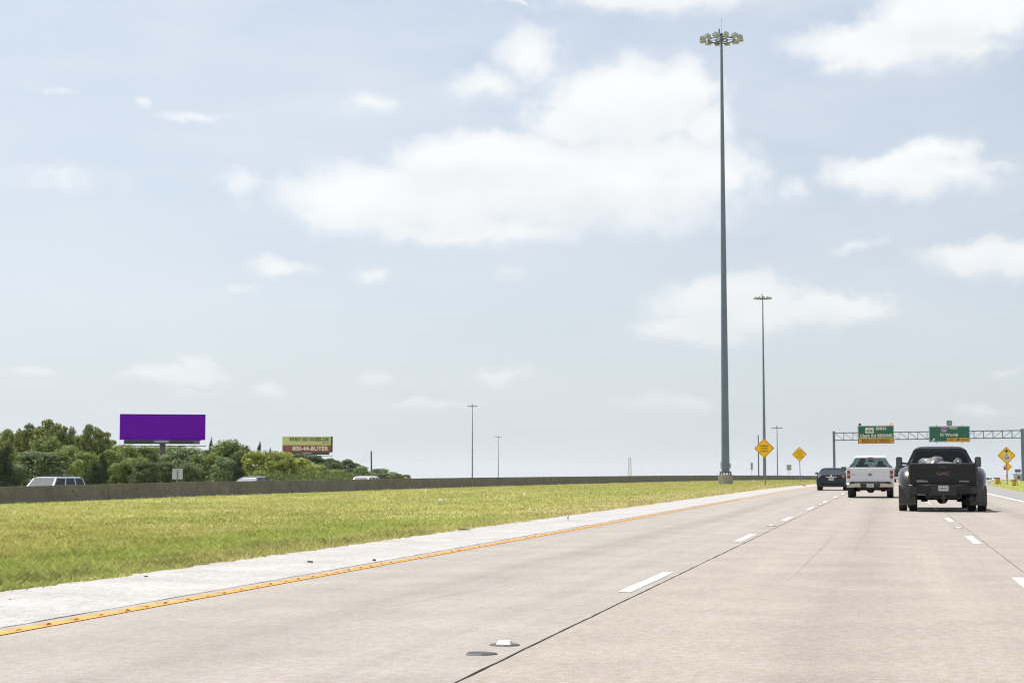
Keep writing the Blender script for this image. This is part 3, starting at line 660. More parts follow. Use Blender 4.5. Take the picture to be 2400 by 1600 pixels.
# right sign
s2 = tag(empty('overhead_sign', (9.12, GY - .35, 0)), 'green overhead sign reading 20 WEST Ft Worth with EXIT ONLY panel and arrows', 'overhead sign', 'signs on the gantry')
m = MB(); m.box((0, 0, 7.17), (6.38, .06, 2.54)); gpn = m.build('panel', M_gsign, s2)
m = MB(); frame_ring(m, -3.14, 3.14, 5.95, 8.39, .06, -.034); m.build('border', M_wsign, gpn)
m = MB(); m.box((1.36, -.01, 6.24), (3.56, .08, .64)); ap = m.build('amber_panel', M_ysign2, s2)
text('EXIT', .40, ap, M_black, (.28, -.052, 6.24), bold=.012); text('ONLY', .40, ap, M_black, (2.38, -.052, 6.24), bold=.012)
def arrow(mb, cx, cz, s, y): # arrow pointing up and right
    p = [(.5, .5), (.5, -.12), (.3, .08), (-.3, -.52), (-.52, -.3), (.08, .3), (-.12, .5)]; mb.prism([(cx + a * s, cz + b * s) for a, b in p], y - .012, y)
m = MB(); arrow(m, 1.30, 6.24, .50, -.052); m.build('arrow', M_black, ap)
m = MB(); arrow(m, -2.52, 6.24, .50, -.036); m.build('arrow', M_wsign, gpn)
text('Ft Worth', .66, gpn, M_wsign, (-.04, -.036, 7.03), bold=.03, sx=1.05); text('WEST', .46, gpn, M_wsign, (.64, -.036, 8.10), bold=.026, sx=1.05)
def shield(k, cx, cz): return [(cx + a * k, cz + b * k) for a, b in ((-.36, .5), (0, .44), (.36, .5), (.5, .22), (.46, -.08), (.26, -.36), (0, -.52), (-.26, -.36), (-.46, -.08), (-.5, .22))]
m = MB(); m.prism(shield(.96, -.83, 7.83), -.045, -.032); shd = m.build('route_shield', M_wsign, gpn)
m = MB(); m.prism([(p[0], p[1]) for p in shield(.86, -.83, 7.83)], -.05, -.046); m.build('shield_field', M_blue, shd)
m = MB(); m.prism([(-1.17, 8.23), (-.83, 8.18), (-.49, 8.23), (-.42, 8.06), (-1.24, 8.06)], -.056, -.051); m.build('shield_band', M_red, shd)
text('20', .50, shd, M_wsign, (-.83, -.056, 7.76), bold=.02)
m = MB(); m.box((.02, 0, 8.93), (.88, .05, .84)); sq = m.build('toll_plate', M_galvL, s2)
m = MB(); n = 24; m.add([(.02 + a * math.cos(2 * math.pi * i / n), -.03, 8.93 + a * math.sin(2 * math.pi * i / n)) for a in (.41, .30) for i in range(n)], [(i, (i + 1) % n, n + (i + 1) % n, n + i) for i in range(n)]); m.build('ring_print', mat('print_dgreen', (.02, .09, .06), .5), sq)
m = MB(); m.prism([(-.17, 8.93), (.12, 9.12), (.05, 8.93), (.12, 8.74)], -.034, -.028); m.build('triangle_print', M_black, sq)
for x in (-2, 2): m = MB(); m.box((x, .16, 7.2), (.1, .25, 3.0)); m.build('hanger', M_galv, s2)

# ------------------------------------------------------------------ billboards
M_apron_g = mat('billboard_apron', (.032, .055, .035), .6, var=.15, scale=1); M_purple = mat('billboard_purple', (.13, .0, .46), .9, var=.02, scale=.5, spec=.0)
M_navy = mat('print_navy', (.018, .018, .045), .6); M_plate = mat('plate_blue', (.13, .15, .32), .5, var=.1)
def billboard(label, x, y, zg, zb, W, Hh, rz):
    r = tag(empty('billboard', (x, y, zg), R(rz)), label, 'billboard', 'roadside billboards'); h = zb - zg
    m = MB(); m.box((0, 0, h + Hh / 2), (W, .35, Hh)); face = m.build('face', M_purple, r)
    m = MB(); m.box((-.1, .05, h - .36), (W * .885, .3, .70)); ap = m.build('apron', M_apron_g, r)
    m = MB(); m.box((-.05 * W * .2, -.12, h - .30), (W * .19, .04, .5)); pt = m.build('owner_plate', M_plate, ap); text('OUTFRONT', .42, pt, M_wsign, (-.01 * W, -.145, h - .30), bold=.012, sx=1.0)
    m = MB()
    for dz in (0, .4): m.tube((-W * .51, -1.0, h - 1.0 + dz * .0 - .1), (W * .51, -1.0, h - 1.1), .05, n=5)
    m.box((0, -.7, h - 1.06), (W * .98, .75, .05))
    for k in range(9): xx = -W / 2 + W * k / 8; m.box((xx, -.5, h - .95), (.08, 1.1, .12))
    m.build('catwalk', M_dsteel, r)
    m = MB(); m.tube((0, .9, -1), (0, .9, h - .2), .52, n=16); m.build('column', M_galv2, r, smooth=True)
    m = MB(); m.box((0, .9, h + .1), (W * .9, .5, .5))
    for k in range(7): xx = -W * .45 + W * .9 * k / 6; m.box((xx, .45, h + Hh / 2), (.18, .5, Hh * .98))
    m.build('back_frame', M_dsteel, r)
    return r, face, h
M_galv2 = mat('column_grey', (.085, .09, .11), .6, .2, var=.15, scale=1)
bb, fc, h = billboard('plain purple billboard on a single column above the trees on the left', -124.9, 279.7, -1.0, 6.72, 14.75, 4.5, 24.0)
m = MB(); m.box((5.9, -.15, h - .36), (.95, .03, .3)); m.build('number_plate', M_plate, bb.children[1])
b2, fc, h = billboard('yellow and red billboard reading WE BUY UGLY HOUSES.COM and 800-44-BUYER', -165.2, 471.0, -4.0, 6.78, 14.5, 4.55, 15)
fc.data.materials.clear(); fc.data.materials.append(M_navy)
m = MB(); m.box((-.25, -.19, h + 3.3), (13.95, .04, 2.5)); up = m.build('upper_print', mat('print_lime', (.50, .53, .23), .6, var=.1, scale=.6), fc)
m = MB(); m.box((-.25, -.19, h + 1.02), (13.95, .04, 2.04)); lo = m.build('lower_print', mat('print_maroon', (.235, .055, .07), .6, var=.1, scale=.6), fc)
tx = text('WE BUY UGLY HOUSES.COM', 1.32, up, M_navy, (.45, -.215, h + 3.66), bold=.05, sx=.63)
text('800-44-BUYER', 1.75, lo, M_wsign, (.78, -.215, h + 1.04), bold=.028, sx=.92)
m = MB(); m.lathe([(.26, -.23), (.26, -.215)], c=(4.5, 0, h + 2.72), n=10, axis='y'); m.build('emblem', M_red, up)
m = MB(); m.box((5.6, -.218, h + 2.72), (1.6, .01, .3)); m.build('emblem_strip', mat('print_teal', (.12, .30, .28), .6), up)

# ------------------------------------------------------------------ poles, pylon, roadside bits beyond
up1 = tag(empty('utility_pole', (-78.85, 254.5, -1.2)), 'bare wooden utility pole with two guy wires at the end of the trees', 'utility pole')
m = MB(); m.tube((.12, 0, -1), (0, 0, 5.55), .14, .11, n=8); m.build('pole', M_wood, up1)
for dx in (0, .5): m = MB(); m.tube((0, 0, 5.0 - dx), (-6.2 + dx * 2, -6, .9), .012, n=4); m.build('guy_wire', M_dsteel, up1)
up2 = tag(empty('utility_pole', (-26.6, 353.1, -1.0)), 'slim dark pole with a small side bracket behind the rumble strips sign', 'utility pole')
m = MB(); m.tube((0, 0, -1), (0, 0, 9.7), .13, .09, n=8); m.build('pole', M_dsteel, up2)
m = MB(); m.box((-.22, 0, 9.1), (.4, .08, .08)); m.box((-.4, 0, 9.0), (.12, .12, .3)); m.build('bracket', M_galvL, up2)
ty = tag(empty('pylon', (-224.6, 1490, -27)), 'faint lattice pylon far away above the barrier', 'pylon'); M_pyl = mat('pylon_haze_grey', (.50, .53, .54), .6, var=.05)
hw = lambda z: 2.9 - 2.2 * min(1, z / 41) ** .9
for sx in (-1, 1):
    for sy in (-1, 1):
        m = MB(); zz = np.linspace(0, 41, 5)
        for a, b in zip(zz[:-1], zz[1:]): m.tube((sx * hw(a), sy * hw(a), a), (sx * hw(b), sy * hw(b), b), .16, n=4)
        m.build('leg', M_pyl, ty)
for k in range(12):
    a, b = 41 * k / 12, 41 * (k + 1) / 12; m = MB()
    for sy in (-1, 1):
        m.tube((-hw(a), sy * hw(a), a), (hw(b), sy * hw(b), b), .1, n=4); m.tube((hw(a), sy * hw(a), a), (-hw(b), sy * hw(b), b), .1, n=4)
    m.build('brace', M_pyl, ty)
sh_ = tag(empty('equipment_shed', (21.7, 297.6, -2.0)), 'pale corrugated shed with a rooftop unit beside the right gantry post', 'shed'); M_shed = mat('shed_wall', (.50, .50, .49), .6, var=.06, scale=1)
m = MB(); m.box((0, 1.5, 1.25), (3.6, 3.0, 2.9)); w_ = m.build('wall', M_shed, sh_)
for k in range(12): m = MB(); m.box((-1.65 + k * .3, -.02, 1.25), (.09, .05, 2.8)); m.build('rib', M_shed, w_)
m = MB(); m.prism([(-1.33, 2.05), (-1.0, 2.55), (-.67, 2.05)], -.07, -.05); m.build('wall_emblem', M_dsteel, w_)
m = MB(); m.box((0, 1.5, 2.76), (3.7, 3.1, .1)); m.build('roof', M_galvL, sh_)
m = MB(); m.box((-1.1, .6, 3.32), (.95, .8, .5)); m.tube((-1.35, .5, 2.8), (-1.35, .5, 3.1), .05); m.tube((-.9, .5, 2.8), (-.9, .5, 3.1), .05); m.box((-1.1, .2, 3.36), (.3, .1, .3)); m.build('rooftop_unit', M_galv, sh_)
def road_light(label, x, y, s, rz):
    r = tag(empty('barricade_light', (x, y, float(gz(x, y)) + .02), R(rz)), label, 'barricade', 'barricade lights on the grass bank')
    m = MB(); m.box((.02, 0, .26 * s), (.34 * s, .06, .46 * s)); m.build('amber_panel', M_ysign2, r)
    m = MB(); m.box((0, 0, .52 * s), (.5 * s, .22, .07)); m.box((-.24 * s, .02, .5 * s), (.1, .2, .12)); m.box((.0, .02, .03), (.5 * s, .3, .06)); m.tube((.2 * s, .05, .5 * s), (.36 * s, .3, .0), .03, n=5); m.build('frame', M_plast, r)
    return r
road_light('black framed amber barricade light tilted on the grass, left of the speed sign post', 10.42, 180, 1.15, 12)
road_light('black framed amber barricade light low on the grass, right of the speed sign post', 11.55, 172.5, .95, -8)

# ------------------------------------------------------------------ pavement markers, tar, litter
def marker(label, x, y, pad=True):
    z = .002 + float(drop(y)); r = tag(empty('pavement_marker', (x + float(off(y)), y, z)), label, 'road stud', 'raised white pavement markers')
    m = MB(); m.box((0, 0, .018), (.10, .10, .022), top=(.78, .55)); m.build('reflector', M_wpaint, r)
    if pad: m = MB(); n = 14; m.lathe([(.10, 0), (.085, .006)], n=n); o = m.build('tar_pad', M_tar, r); o.scale = (1.05, .95, 1)
    return r
marker('white raised road stud on a tar pad, nearest the camera on the left lane joint', -2.535, 11.2)
marker('white raised road stud on the left lane joint, second from the camera', -2.52, 36.8)
marker('white raised road stud farthest along the left lane joint, beside the white pickup', -2.44, 60.5)
marker('white raised road stud on the right lane joint, just behind the black pickup', 1.30, 36.0)
marker('white raised road stud on the right lane joint, seen under the black pickup', 1.30, 61.5)
m = MB(); pts = [(.10 * math.cos(t) * (1 + .18 * math.sin(3 * t + 1)), .11 * math.sin(t) * (1 + .15 * math.cos(2 * t))) for t in np.linspace(0, 2 * math.pi, 16, endpoint=False)]
m.rings([[(a, b, 0) for a, b in pts], [(a * .85, b * .85, .007) for a, b in pts]]); tag(m.build('tar_patch', M_tar, None, loc=(-2.565, 10.62, .002)), 'bare black tar patch left by a lost road stud, in front of the nearest one', 'tar patch')
def scrap(name, label, cat, x, y, d, mm, rz, n=9, group=None):
    g = float(gz(x, y)) if x < -8.3 else .012
    pts = [(math.cos(t) * d[0] / 2 * rnd.uniform(.6, 1), math.sin(t) * d[1] / 2 * rnd.uniform(.6, 1)) for t in np.linspace(0, 2 * math.pi, n, endpoint=False)]
    m = MB(); m.rings([[(a, b, 0) for a, b in pts], [(a * .9, b * .9, d[2] * rnd.uniform(.4, 1)) for a, b in pts], [(a * .35, b * .35, d[2]) for a, b in pts]])
    return tag(m.build(name, mm, None, loc=(x, y, g), rot=(rnd.uniform(-.1, .1), rnd.uniform(-.1, .1), rz)), label, cat, group)
M_paper = mat('litter_paper', (.72, .73, .75), .7, var=.15)
scrap('litter', 'white crumpled litter lying in mid median, nearest of the white scraps', 'litter', -18.33, 68.9, (.22, .16, .16), M_paper, .4)
scrap('litter', 'white litter in the grass just left of the rumble strips sign post', 'litter', -15.83, 202, (.35, .2, .22), M_paper, .4)
scrap('litter', 'tiny white litter near the barrier left of the mid median scrap', 'litter', -27.89, 101.4, (.22, .16, .18), M_paper, 1.4)
scrap('litter', 'tiny white litter in the grass right of the mid median scrap', 'litter', -18.41, 86.0, (.2, .15, .16), M_paper, 2.4)
scrap('crumpled_cup', 'pale crumpled cup standing on the white shoulder', 'litter', -7.64, 40.6, (.09, .08, .10), M_paper, 0)
scrap('wood_splinter', 'long dark splinter lying across the outer edge of the white shoulder', 'debris', -8.2, 32.6, (.30, .035, .02), M_rubber, .15, 7)
scrap('rubber_scrap', 'black tyre rubber scrap lying on the white shoulder near the yellow line', 'debris', -7.18, 20.6, (.085, .045, .02), M_rubber, .05, 8)
scrap('rubber_scrap', 'small grey rubber scrap slanting on the nearest white shoulder', 'debris', -7.94, 17.4, (.06, .016, .012), M_rubber, .9, 7)
scrap('orange_chip', 'tiny orange chip on the white shoulder at the left edge', 'debris', -7.71, 14.05, (.03, .02, .01), M_amber, .3, 7)
scrap('rubber_scrap', 'black rubber lump lying in the seam beside the yellow line', 'debris', -6.52, 21.2, (.08, .03, .02), M_rubber, 1.2, 8)
scrap('rubber_scrap', 'dark scrap on the far white shoulder below the ice warning sign', 'debris', -6.95, 140, (.5, .25, .06), M_rubber, .6, 8)
# ------------------------------------------------------------------ vehicles (local axes: x right, y forward, rear axle at y = 0)
def wheel(parent, x, y, r, w, hub=True):
    s = 1 if x > 0 else -1
    m = MB(); m.lathe([(r * .62, -w * .32), (r * .60, w * .18), (r * .2, w * .30), (r * .12, w * .36)], n=20, axis='x')
    if s < 0: m.v = [(-a, b, c) for a, b, c in m.v]
    o = m.build('wheel', M_rim, parent, smooth=True, loc=(x, y, r))
    t = MB(); h = w / 2
    t.lathe([(r * .60, -h * .8), (r * .78, -h), (r * .95, -h * .97), (r, -h * .78), (r, -h * .36), (r * .975, -h * .33), (r * .975, -h * .26), (r, -h * .23), (r, h * .23), (r * .975, h * .26), (r * .975, h * .33), (r, h * .36), (r, h * .78), (r * .95, h * .97), (r * .78, h), (r * .60, h * .8)], n=28, axis='x', closed=True)
    t.build('tyre', M_rubber, o, smooth=True); return o

def arch(yc, r, z0, n=8):
    """wheel arch points from front to back along the underside"""
    a0 = math.asin(max(-1, min(1, (z0 - .36) / r)))
    return [(yc + r * math.cos(t), .36 + r * math.sin(t)) for t in np.linspace(a0, math.pi - a0, n)]

def quad_pane(mb, q, inset, th=.006):
    q = [Vector(p) for p in q]; c = sum(q, Vector()) / 4; q = [p + (c - p) * inset for p in q]
    n = (q[1] - q[0]).cross(q[2] - q[0]).normalized() * th
    mb.add([p - n for p in q] + [p + n for p in q], [(0, 1, 2, 3), (7, 6, 5, 4), (0, 4, 5, 1), (1, 5, 6, 2), (2, 6, 7, 3), (3, 7, 4, 0)])
def bar4(mb, a, b, wa, da):
    """square pillar from a to b: width wa along x, da along y"""
    a = Vector(a); b = Vector(b); rr = []
    for p in (a, b): rr.append([(p.x - wa, p.y - da, p.z), (p.x + wa, p.y - da, p.z), (p.x + wa, p.y + da, p.z), (p.x - wa, p.y + da, p.z)])
    mb.rings(rr)

def cabin(parent, yb0, yb1, yr0, yr1, zb, zr, wb, wr, paint, gr, gs, gf, crown=.05, split=(.5,), pil=.05, roofth=.06, c_pil=None):
    """greenhouse: belt rectangle yb0..yb1 at zb, roof yr0..yr1 at zr; pillars, roof shell, panes"""
    m = MB(); zt_ = zr - crown - roofth
    B = [(-wb, yb0), (wb, yb0), (wb, yb1), (-wb, yb1)]; T = [(-wr, yr0), (wr, yr0), (wr, yr1), (-wr, yr1)]
    def ring(sx, y0, y1, z):
        return [(-sx, y0 + .06, z), (-sx + .08, y0, z), (sx - .08, y0, z), (sx, y0 + .06, z), (sx, y1 - .06, z), (sx - .1, y1, z), (-sx + .1, y1, z), (-sx, y1 - .06, z)]
    m.rings([ring(wr + .015, yr0 - .03, yr1 + .04, zt_), ring(wr + .0, yr0 - .02, yr1 + .02, zt_ + roofth * .8), ring(wr - .12, yr0 + .08, yr1 - .16, zt_ + roofth + crown * .7), ring(wr - .38, yr0 + .35, yr1 - .5, zr)])
    for i in range(4):
        bar4(m, (B[i][0] * .985, B[i][1], zb - .03), (T[i][0] * .985, T[i][1], zt_ + .02), pil, pil * 1.1)
    for t in split:
        for s in (-1, 1):
            bar4(m, (s * wb * .985, yb0 + (yb1 - yb0) * t, zb - .03), (s * wr * .985, yr0 + (yr1 - yr0) * t, zt_ + .02), .035, .055)
    fr = m.build('cabin_frame', paint, parent)
    m = MB(); e = .985
    quad_pane(m, [(-wb * e, yb0 - pil, zb), (wb * e, yb0 - pil, zb), (wr * e, yr0 - pil, zt_), (-wr * e, yr0 - pil, zt_)], 0); 
    mi = MB(); v = [Vector(p) for p in m.v[:4]]; c = sum(v, Vector()) / 4
    ins = [p + Vector(((c.x - p.x) * .085, (c.y - p.y) * .05, (c.z - p.z) * .16)) for p in v]
    # dark ceramic border round the rear glass
    out = [p + Vector(((c.x - p.x) * .02, -.003, (c.z - p.z) * .03)) for p in v]; ins2 = [Vector((p.x, p.y - .003, p.z)) for p in ins]
    mi.add(out + ins2, [(0, 1, 5, 4), (1, 2, 6, 5), (2, 3, 7, 6), (3, 0, 4, 7)])
    m2 = MB(); quad_pane(m2, ins, -.01); rg = m2.build('rear_window', gr, parent); mi.build('window_seal', M_plast, rg)
    m = MB(); quad_pane(m, [(wb * e, yb1 + pil * .6, zb), (-wb * e, yb1 + pil * .6, zb), (-wr * e, yr1 + pil * .6, zt_), (wr * e, yr1 + pil * .6, zt_)], .06); m.build('windshield', gf, parent)
    ts = [0] + list(split) + [1]
    for s in (-1, 1):
        for a, b in zip(ts[:-1], ts[1:]):
            ya, yc = yb0 + (yb1 - yb0) * a, yb0 + (yb1 - yb0) * b; yd, ye = yr0 + (yr1 - yr0) * a, yr0 + (yr1 - yr0) * b
            m = MB(); quad_pane(m, [(s * wb, ya, zb), (s * wb, yc, zb), (s * wr, ye, zt_), (s * wr, yd, zt_)], .07); m.build('side_window', gs, parent)
    return fr
def seat(parent, x, y, z, zh):
    m = MB(); m.box((x, y + .25, z + .1), (.52, .55, .2)); m.box((x, y, (z + zh - .2) / 2 + .1), (.52, .16, zh - .25 - z), top=(.85, .8)); m.build('seat', M_seat, parent)
    m = MB(); m.box((x, y - .03, zh - .07), (.28, .11, .20), top=(.85, .8)); m.build('headrest', M_seat, parent)
def mirror(parent, x, y, z, w, h, arm=.14):
    s = 1 if x > 0 else -1
    m = MB(); rr = []
    for yy, k in ((-.06, .88), (-.05, .97), (.02, 1), (.10, .8), (.14, .5)):
        a, b = w / 2 * k, h / 2 * k; c = min(a, b) * .35
        rr.append([(x - a + c, y + yy, z - b), (x + a - c, y + yy, z - b), (x + a, y + yy, z - b + c), (x + a, y + yy, z + b - c), (x + a - c, y + yy, z + b), (x - a + c, y + yy, z + b), (x - a, y + yy, z + b - c), (x - a, y + yy, z - b + c)])
    m.rings(rr); m.tube((x - s * w * .3, y + .04, z - h * .1), (x - s * (w * .5 + arm), y + .08, z - h * .15), .035, n=6)
    o = m.build('side_mirror', M_plast, parent)
    m = MB(); m.box((x, y - .063, z), (w * .76, .006, h * .78)); m.build('mirror_glass', mat('mirror_silver', (.10, .115, .12), .25, .3), o); return o
def plate(parent, x, y, z, s1, s2, w=.31, h=.155, yo=0):
    m = MB(); m.box((x, y, z), (w, .008, h)); p = m.build('licence_plate', M_wplate, parent)
    if s2: text(s1, h * .22, p, M_navy, (x, y - .006, z + h * .33), bold=.01); text(s2, h * .46, p, M_navy, (x, y - .006, z - h * .08), bold=.02, sx=.8)
    return p
M_wplate = mat('plate_white', (.55, .545, .53), .4, var=.08, scale=20)
P_black = mat('paint_black_dusty', (.0058, .0068, .0095), .42, var=.35, scale=2.5, coat=.12, spec=.35)
P_white = mat('paint_white', (.66, .67, .69), .3, var=.03, scale=2, coat=.7)
P_dark = mat('paint_near_black', (.007, .009, .013), .28, var=.2, scale=2, coat=.3, spec=.4)
P_fender = mat('paint_black_road_dust', (.018, .018, .019), .30, var=.3, scale=3, coat=.5)
M_bstep = mat('bumper_dusty_chrome', (.50, .44, .39), .32, .75, var=.12, scale=5)

def pickup(name, label, loc, rz, d):
    r = tag(empty(name, loc, rz), label, 'pickup truck'); P = d['paint']; W = d['w']; T = d['tail']; C = d['cab']; Z = d['rail']; bt = d['belt']; bot = .50
    # cab below the windows, bonnet and nose
    pr = [(C, bot), (C, bt), (d['cowl'], bt - .02), (d['nose'] - .35, d['hood']), (d['nose'], d['hood'] - .18), (d['nose'] + .04, .62), (d['nose'] - .1, .45)] + arch(d['wb'], .50, bot)
    m = MB(); m.prof(pr, [(-W, .10), (-W + .05, .02), (-W + .12, 0), (W - .12, 0), (W - .05, .02), (W, .10)]); body = m.build('body', P, r)
    # load bed: walls with arches, floor, bulkhead
    for s in (-1, 1):
        pr = [(T + .0, .56), (T, Z), (C - .03, Z), (C - .03, bot)] + arch(0, .49, bot) + [(T + .35, .52)]
        m = MB(); xs = [(s * W, .10), (s * (W - .035), .025), (s * (W - .08), 0), (s * (W - .17), 0)]; m.prof(pr, xs); m.build('bed_side', P, r)
    m = MB(); m.box((0, (T + C) / 2, .82), (2 * W - .3, C - T - .1, .08)); m.box((0, C - .08, (Z + .8) / 2), (2 * W - .3, .06, Z - .8)); m.build('bed_floor', P, r)
    # tailgate with stamped panel
    tw = d['tg'] / 2; tz0, tz1 = d['tz0'], Z - .0
    m = MB(); q = .02
    def rct(x, z0, z1, y, c=.03): return [(-x + c, y, z0), (x - c, y, z0), (x, y, z0 + c), (x, y, z1 - c), (x - c, y, z1), (-x + c, y, z1), (-x, y, z1 - c), (-x, y, z0 + c)]
    m.rings([rct(tw, tz0, tz1, T + .07), rct(tw, tz0, tz1, T - .0), rct(tw - q, tz0 + q, tz1 - q, T - .025), rct(tw - .06, tz0 + .1, tz1 - .17, T - .03), rct(tw - .085, tz0 + .125, tz1 - .19, T - .018)])
    tgate = m.build('tailgate', P, r)
    m = MB(); m.box((0, T - .036, tz1 - .11), (.27, .03, .075)); m.build('handle', d['handle'], tgate)
    # taillights fill the corners beside the tailgate
    for s in (-1, 1):
        xl = (tw + W) / 2; m = MB(); z0, z1 = d['tl']; hw_ = d['tlw'] / 2
        for (a, b) in ((z0, z0 + (z1 - z0) * .42), (z0 + (z1 - z0) * .55, z1)): m.box((s * d['tlx'], T - .01, (a + b) / 2), (2 * hw_, .07, b - a - .01))
        tl = m.build('taillight', d['lamp'], r)
        m = MB(); zc = z0 + (z1 - z0) * .485; m.box((s * d['tlx'], T - .008, zc), (2 * hw_, .06, (z1 - z0) * .13)); m.build('reverse_lamp', d['rev'], tl)
    # rear bumper with a dropped centre step
    bz0, bz1 = d['bz']; yb_ = T - .16; m = MB(); n = 9; rr = []
    for k in range(n):
        x = -W * .985 + 2 * W * .985 * k / (n - 1); e = 1 - (abs(x) / W) ** 4 * .55; dz = .06 if abs(x) < d['rec'] else 0
        rr.append([(x, yb_ - .0 + (1 - e) * .2, bz0 + .03), (x, yb_ - .03 + (1 - e) * .2, bz0 + .06), (x, yb_ - .03 + (1 - e) * .2, bz1 - .03), (x, yb_ + .0 + (1 - e) * .2, bz1), (x, T + .0, bz1), (x, T + .0, bz0 + .03)])
    m.rings(rr); bump = m.build('rear_bumper', d['bumper'], r)
    m = MB(); m.box((0, yb_ - .025, (bz0 + bz1) / 2 + .0), (2 * d['rec'], .03, bz1 - bz0 - .02), top=(1.12, 1)); m.build('step_recess', M_plast, bump)
    m = MB(); m.box((0, T - .08, bz1 + .012), (2 * W * .9, .13, .02)); m.build('step_pad', M_plast, bump)
    plate(bump, 0, yb_ - .046, d['pz'], *d['ptxt'])
    # running gear
    m = MB()
    for s in (-1, 1): m.box((s * .48, (T + d['nose']) / 2, .56), (.09, d['nose'] - T - .5, .16))
    m.tube((-W * .75, 0, .40), (W * .75, 0, .40), .075, n=8); m.lathe([(.05, -.2), (.17, -.11), (.19, 0), (.17, .11), (.05, .2)], c=(0, 0, .40), n=12, axis='x')
    m.tube((0, .1, .42), (0, 2.4, .5), .05, n=6); m.build('chassis', M_under, r)
    m = MB(); m.lathe([(.20, -.1), (.36, -.11), (.37, 0), (.36, .11), (.20, .1)], c=(0, T + .72, .52), n=18, axis='z'); m.build('spare_tyre', M_rubber, r)
    m = MB(); m.box((0, T + .02, .43), (1.1, .1, .1)); m.box((0, T - .12, .38), (.09, .3, .09)); m.box((0, T - .2, .31), (.07, .14, .12)); m.lathe([(.02, 0), (.032, .03), (.02, .06)], c=(0, T - .26, .40), n=8); m.build('tow_hitch', M_under, r)
    m = MB(); m.tube((d['exx'], .5, .42), (d['exx'], T + .1, .38), .055, n=8); m.tube((d['exx'], T + .1, .38), (d['exx'] + .2, T - .08, .36), .055, n=8); m.build('exhaust', M_under, r)
    for s in (-1, 1):
        m = MB(); m.box((s * .56, -.05, .36), (.2, .9, .16), top=(.8, .3)); m.build('spring_hanger', M_under, r)
    for s in (-1, 1): wheel(r, s * d['wx'], d['wb'], d['wr'], d['ww'])
    # cabin
    cabin(r, C + .03, d['cowl'], C + .24, d['cowl'] - .75, bt, d['roof'], W * .975, d['wroof'], P, d['gr'], d['gs'], G_clear, split=d['split'], pil=.055, crown=.06)
    m = MB(); m.box((0, C + .195, d['roof'] - .10), (.22, .04, .045)); m.build('brake_light', d.get('lamp3', M_lampred), r)
    for s in (-1, 1): seat(r, s * .46, d['cowl'] - 1.45, .75, d['belt'] + .26)
    m = MB(); m.box((0, d['cowl'] - .15, bt - .12), (1.7, .5, .22)); m.build('dashboard', M_seat, r)
    m = MB(); m.box((0, d['cowl'] - .62, d['roof'] - .24), (.30, .03, .085)); m.tube((0, d['cowl'] - .62, d['roof'] - .24), (0, d['cowl'] - .62, d['roof'] - .1), .015, n=5); m.build('inside_mirror', M_plast, r)
    for s in (-1, 1): mirror(r, s * d['mx'], d['cowl'] - .2, d['mz'], *d['mdim'])
    # front end
    for s in (-1, 1): m = MB(); m.box((s * (W - .3), d['nose'] + .01, d['hood'] - .28), (.42, .08, .2)); m.build('headlight', M_lampclear, r)
    m = MB(); m.box((0, d['nose'] + .03, d['hood'] - .32), (W * 1.1, .06, .34)); m.build('grille', M_chrome, r)
    m = MB(); m.box((0, d['nose'] + .12, .56), (W * 1.9, .16, .24)); m.build('front_bumper', d['bumper'], r)
    return r, tgate, bump

# --- white pickup
dW = dict(paint=P_white, w=1.045, tail=-1.2, cab=.95, cowl=3.15, nose=4.45, wb=3.5, rail=1.335, belt=1.345, hood=1.18, roof=1.885, wroof=.74, tg=1.78, tz0=.70,
          tl=(.86, 1.20), tlw=.125, tlx=.955, lamp=M_lampred, rev=M_lampclear, bumper=M_bstep, bz=(.43, .645), rec=.40, pz=.55, ptxt=('TEXAS', 'BF 71R'), wx=.87, wr=.39, ww=.30,
          gr=G_clear, gs=G_mid, split=(.45,), mx=1.27, mz=1.28, mdim=(.26, .20), exx=.62, handle=M_chrome)
FX, FY = -.93, 77.9
fp, tgate, bump = pickup('pickup_truck', 'white pickup truck with grey bumper ahead in the middle lane', (FX, FY, 0), 0, dW)
for s in (-1, 1): wheel(fp, s * .87, 0, .39, .30)
fp.scale = (.975, 1, 1)
m = MB(); m.lathe([(.115, -.012), (.115, 0)], n=24, axis='y'); ob = m.build('oval_badge', M_chrome, tgate, loc=(0, -1.222, 1.03)); ob.scale = (1, 1, .50)
m = MB(); m.lathe([(.105, -.004), (.105, 0)], n=24, axis='y'); m.build('badge_field', mat('badge_blue', (.012, .03, .10), .3, coat=.5), ob, loc=(0, -.013, 0))
t = text('Ford', .085, ob, M_wsign, (0, -.019, 0), bold=.006); t.scale = (1, 1, 2)
text('LARIAT', .052, tgate, M_dsteel, (-.70, -1.235, 1.03), bold=.01, sx=1.2)
m = MB(); m.tube((0, 2.52, 1.64), (0, 2.52, 1.52), .006, n=4); m.box((0, 2.52, 1.48), (.035, .01, .10)); m.build('mirror_charm', M_plast, fp)

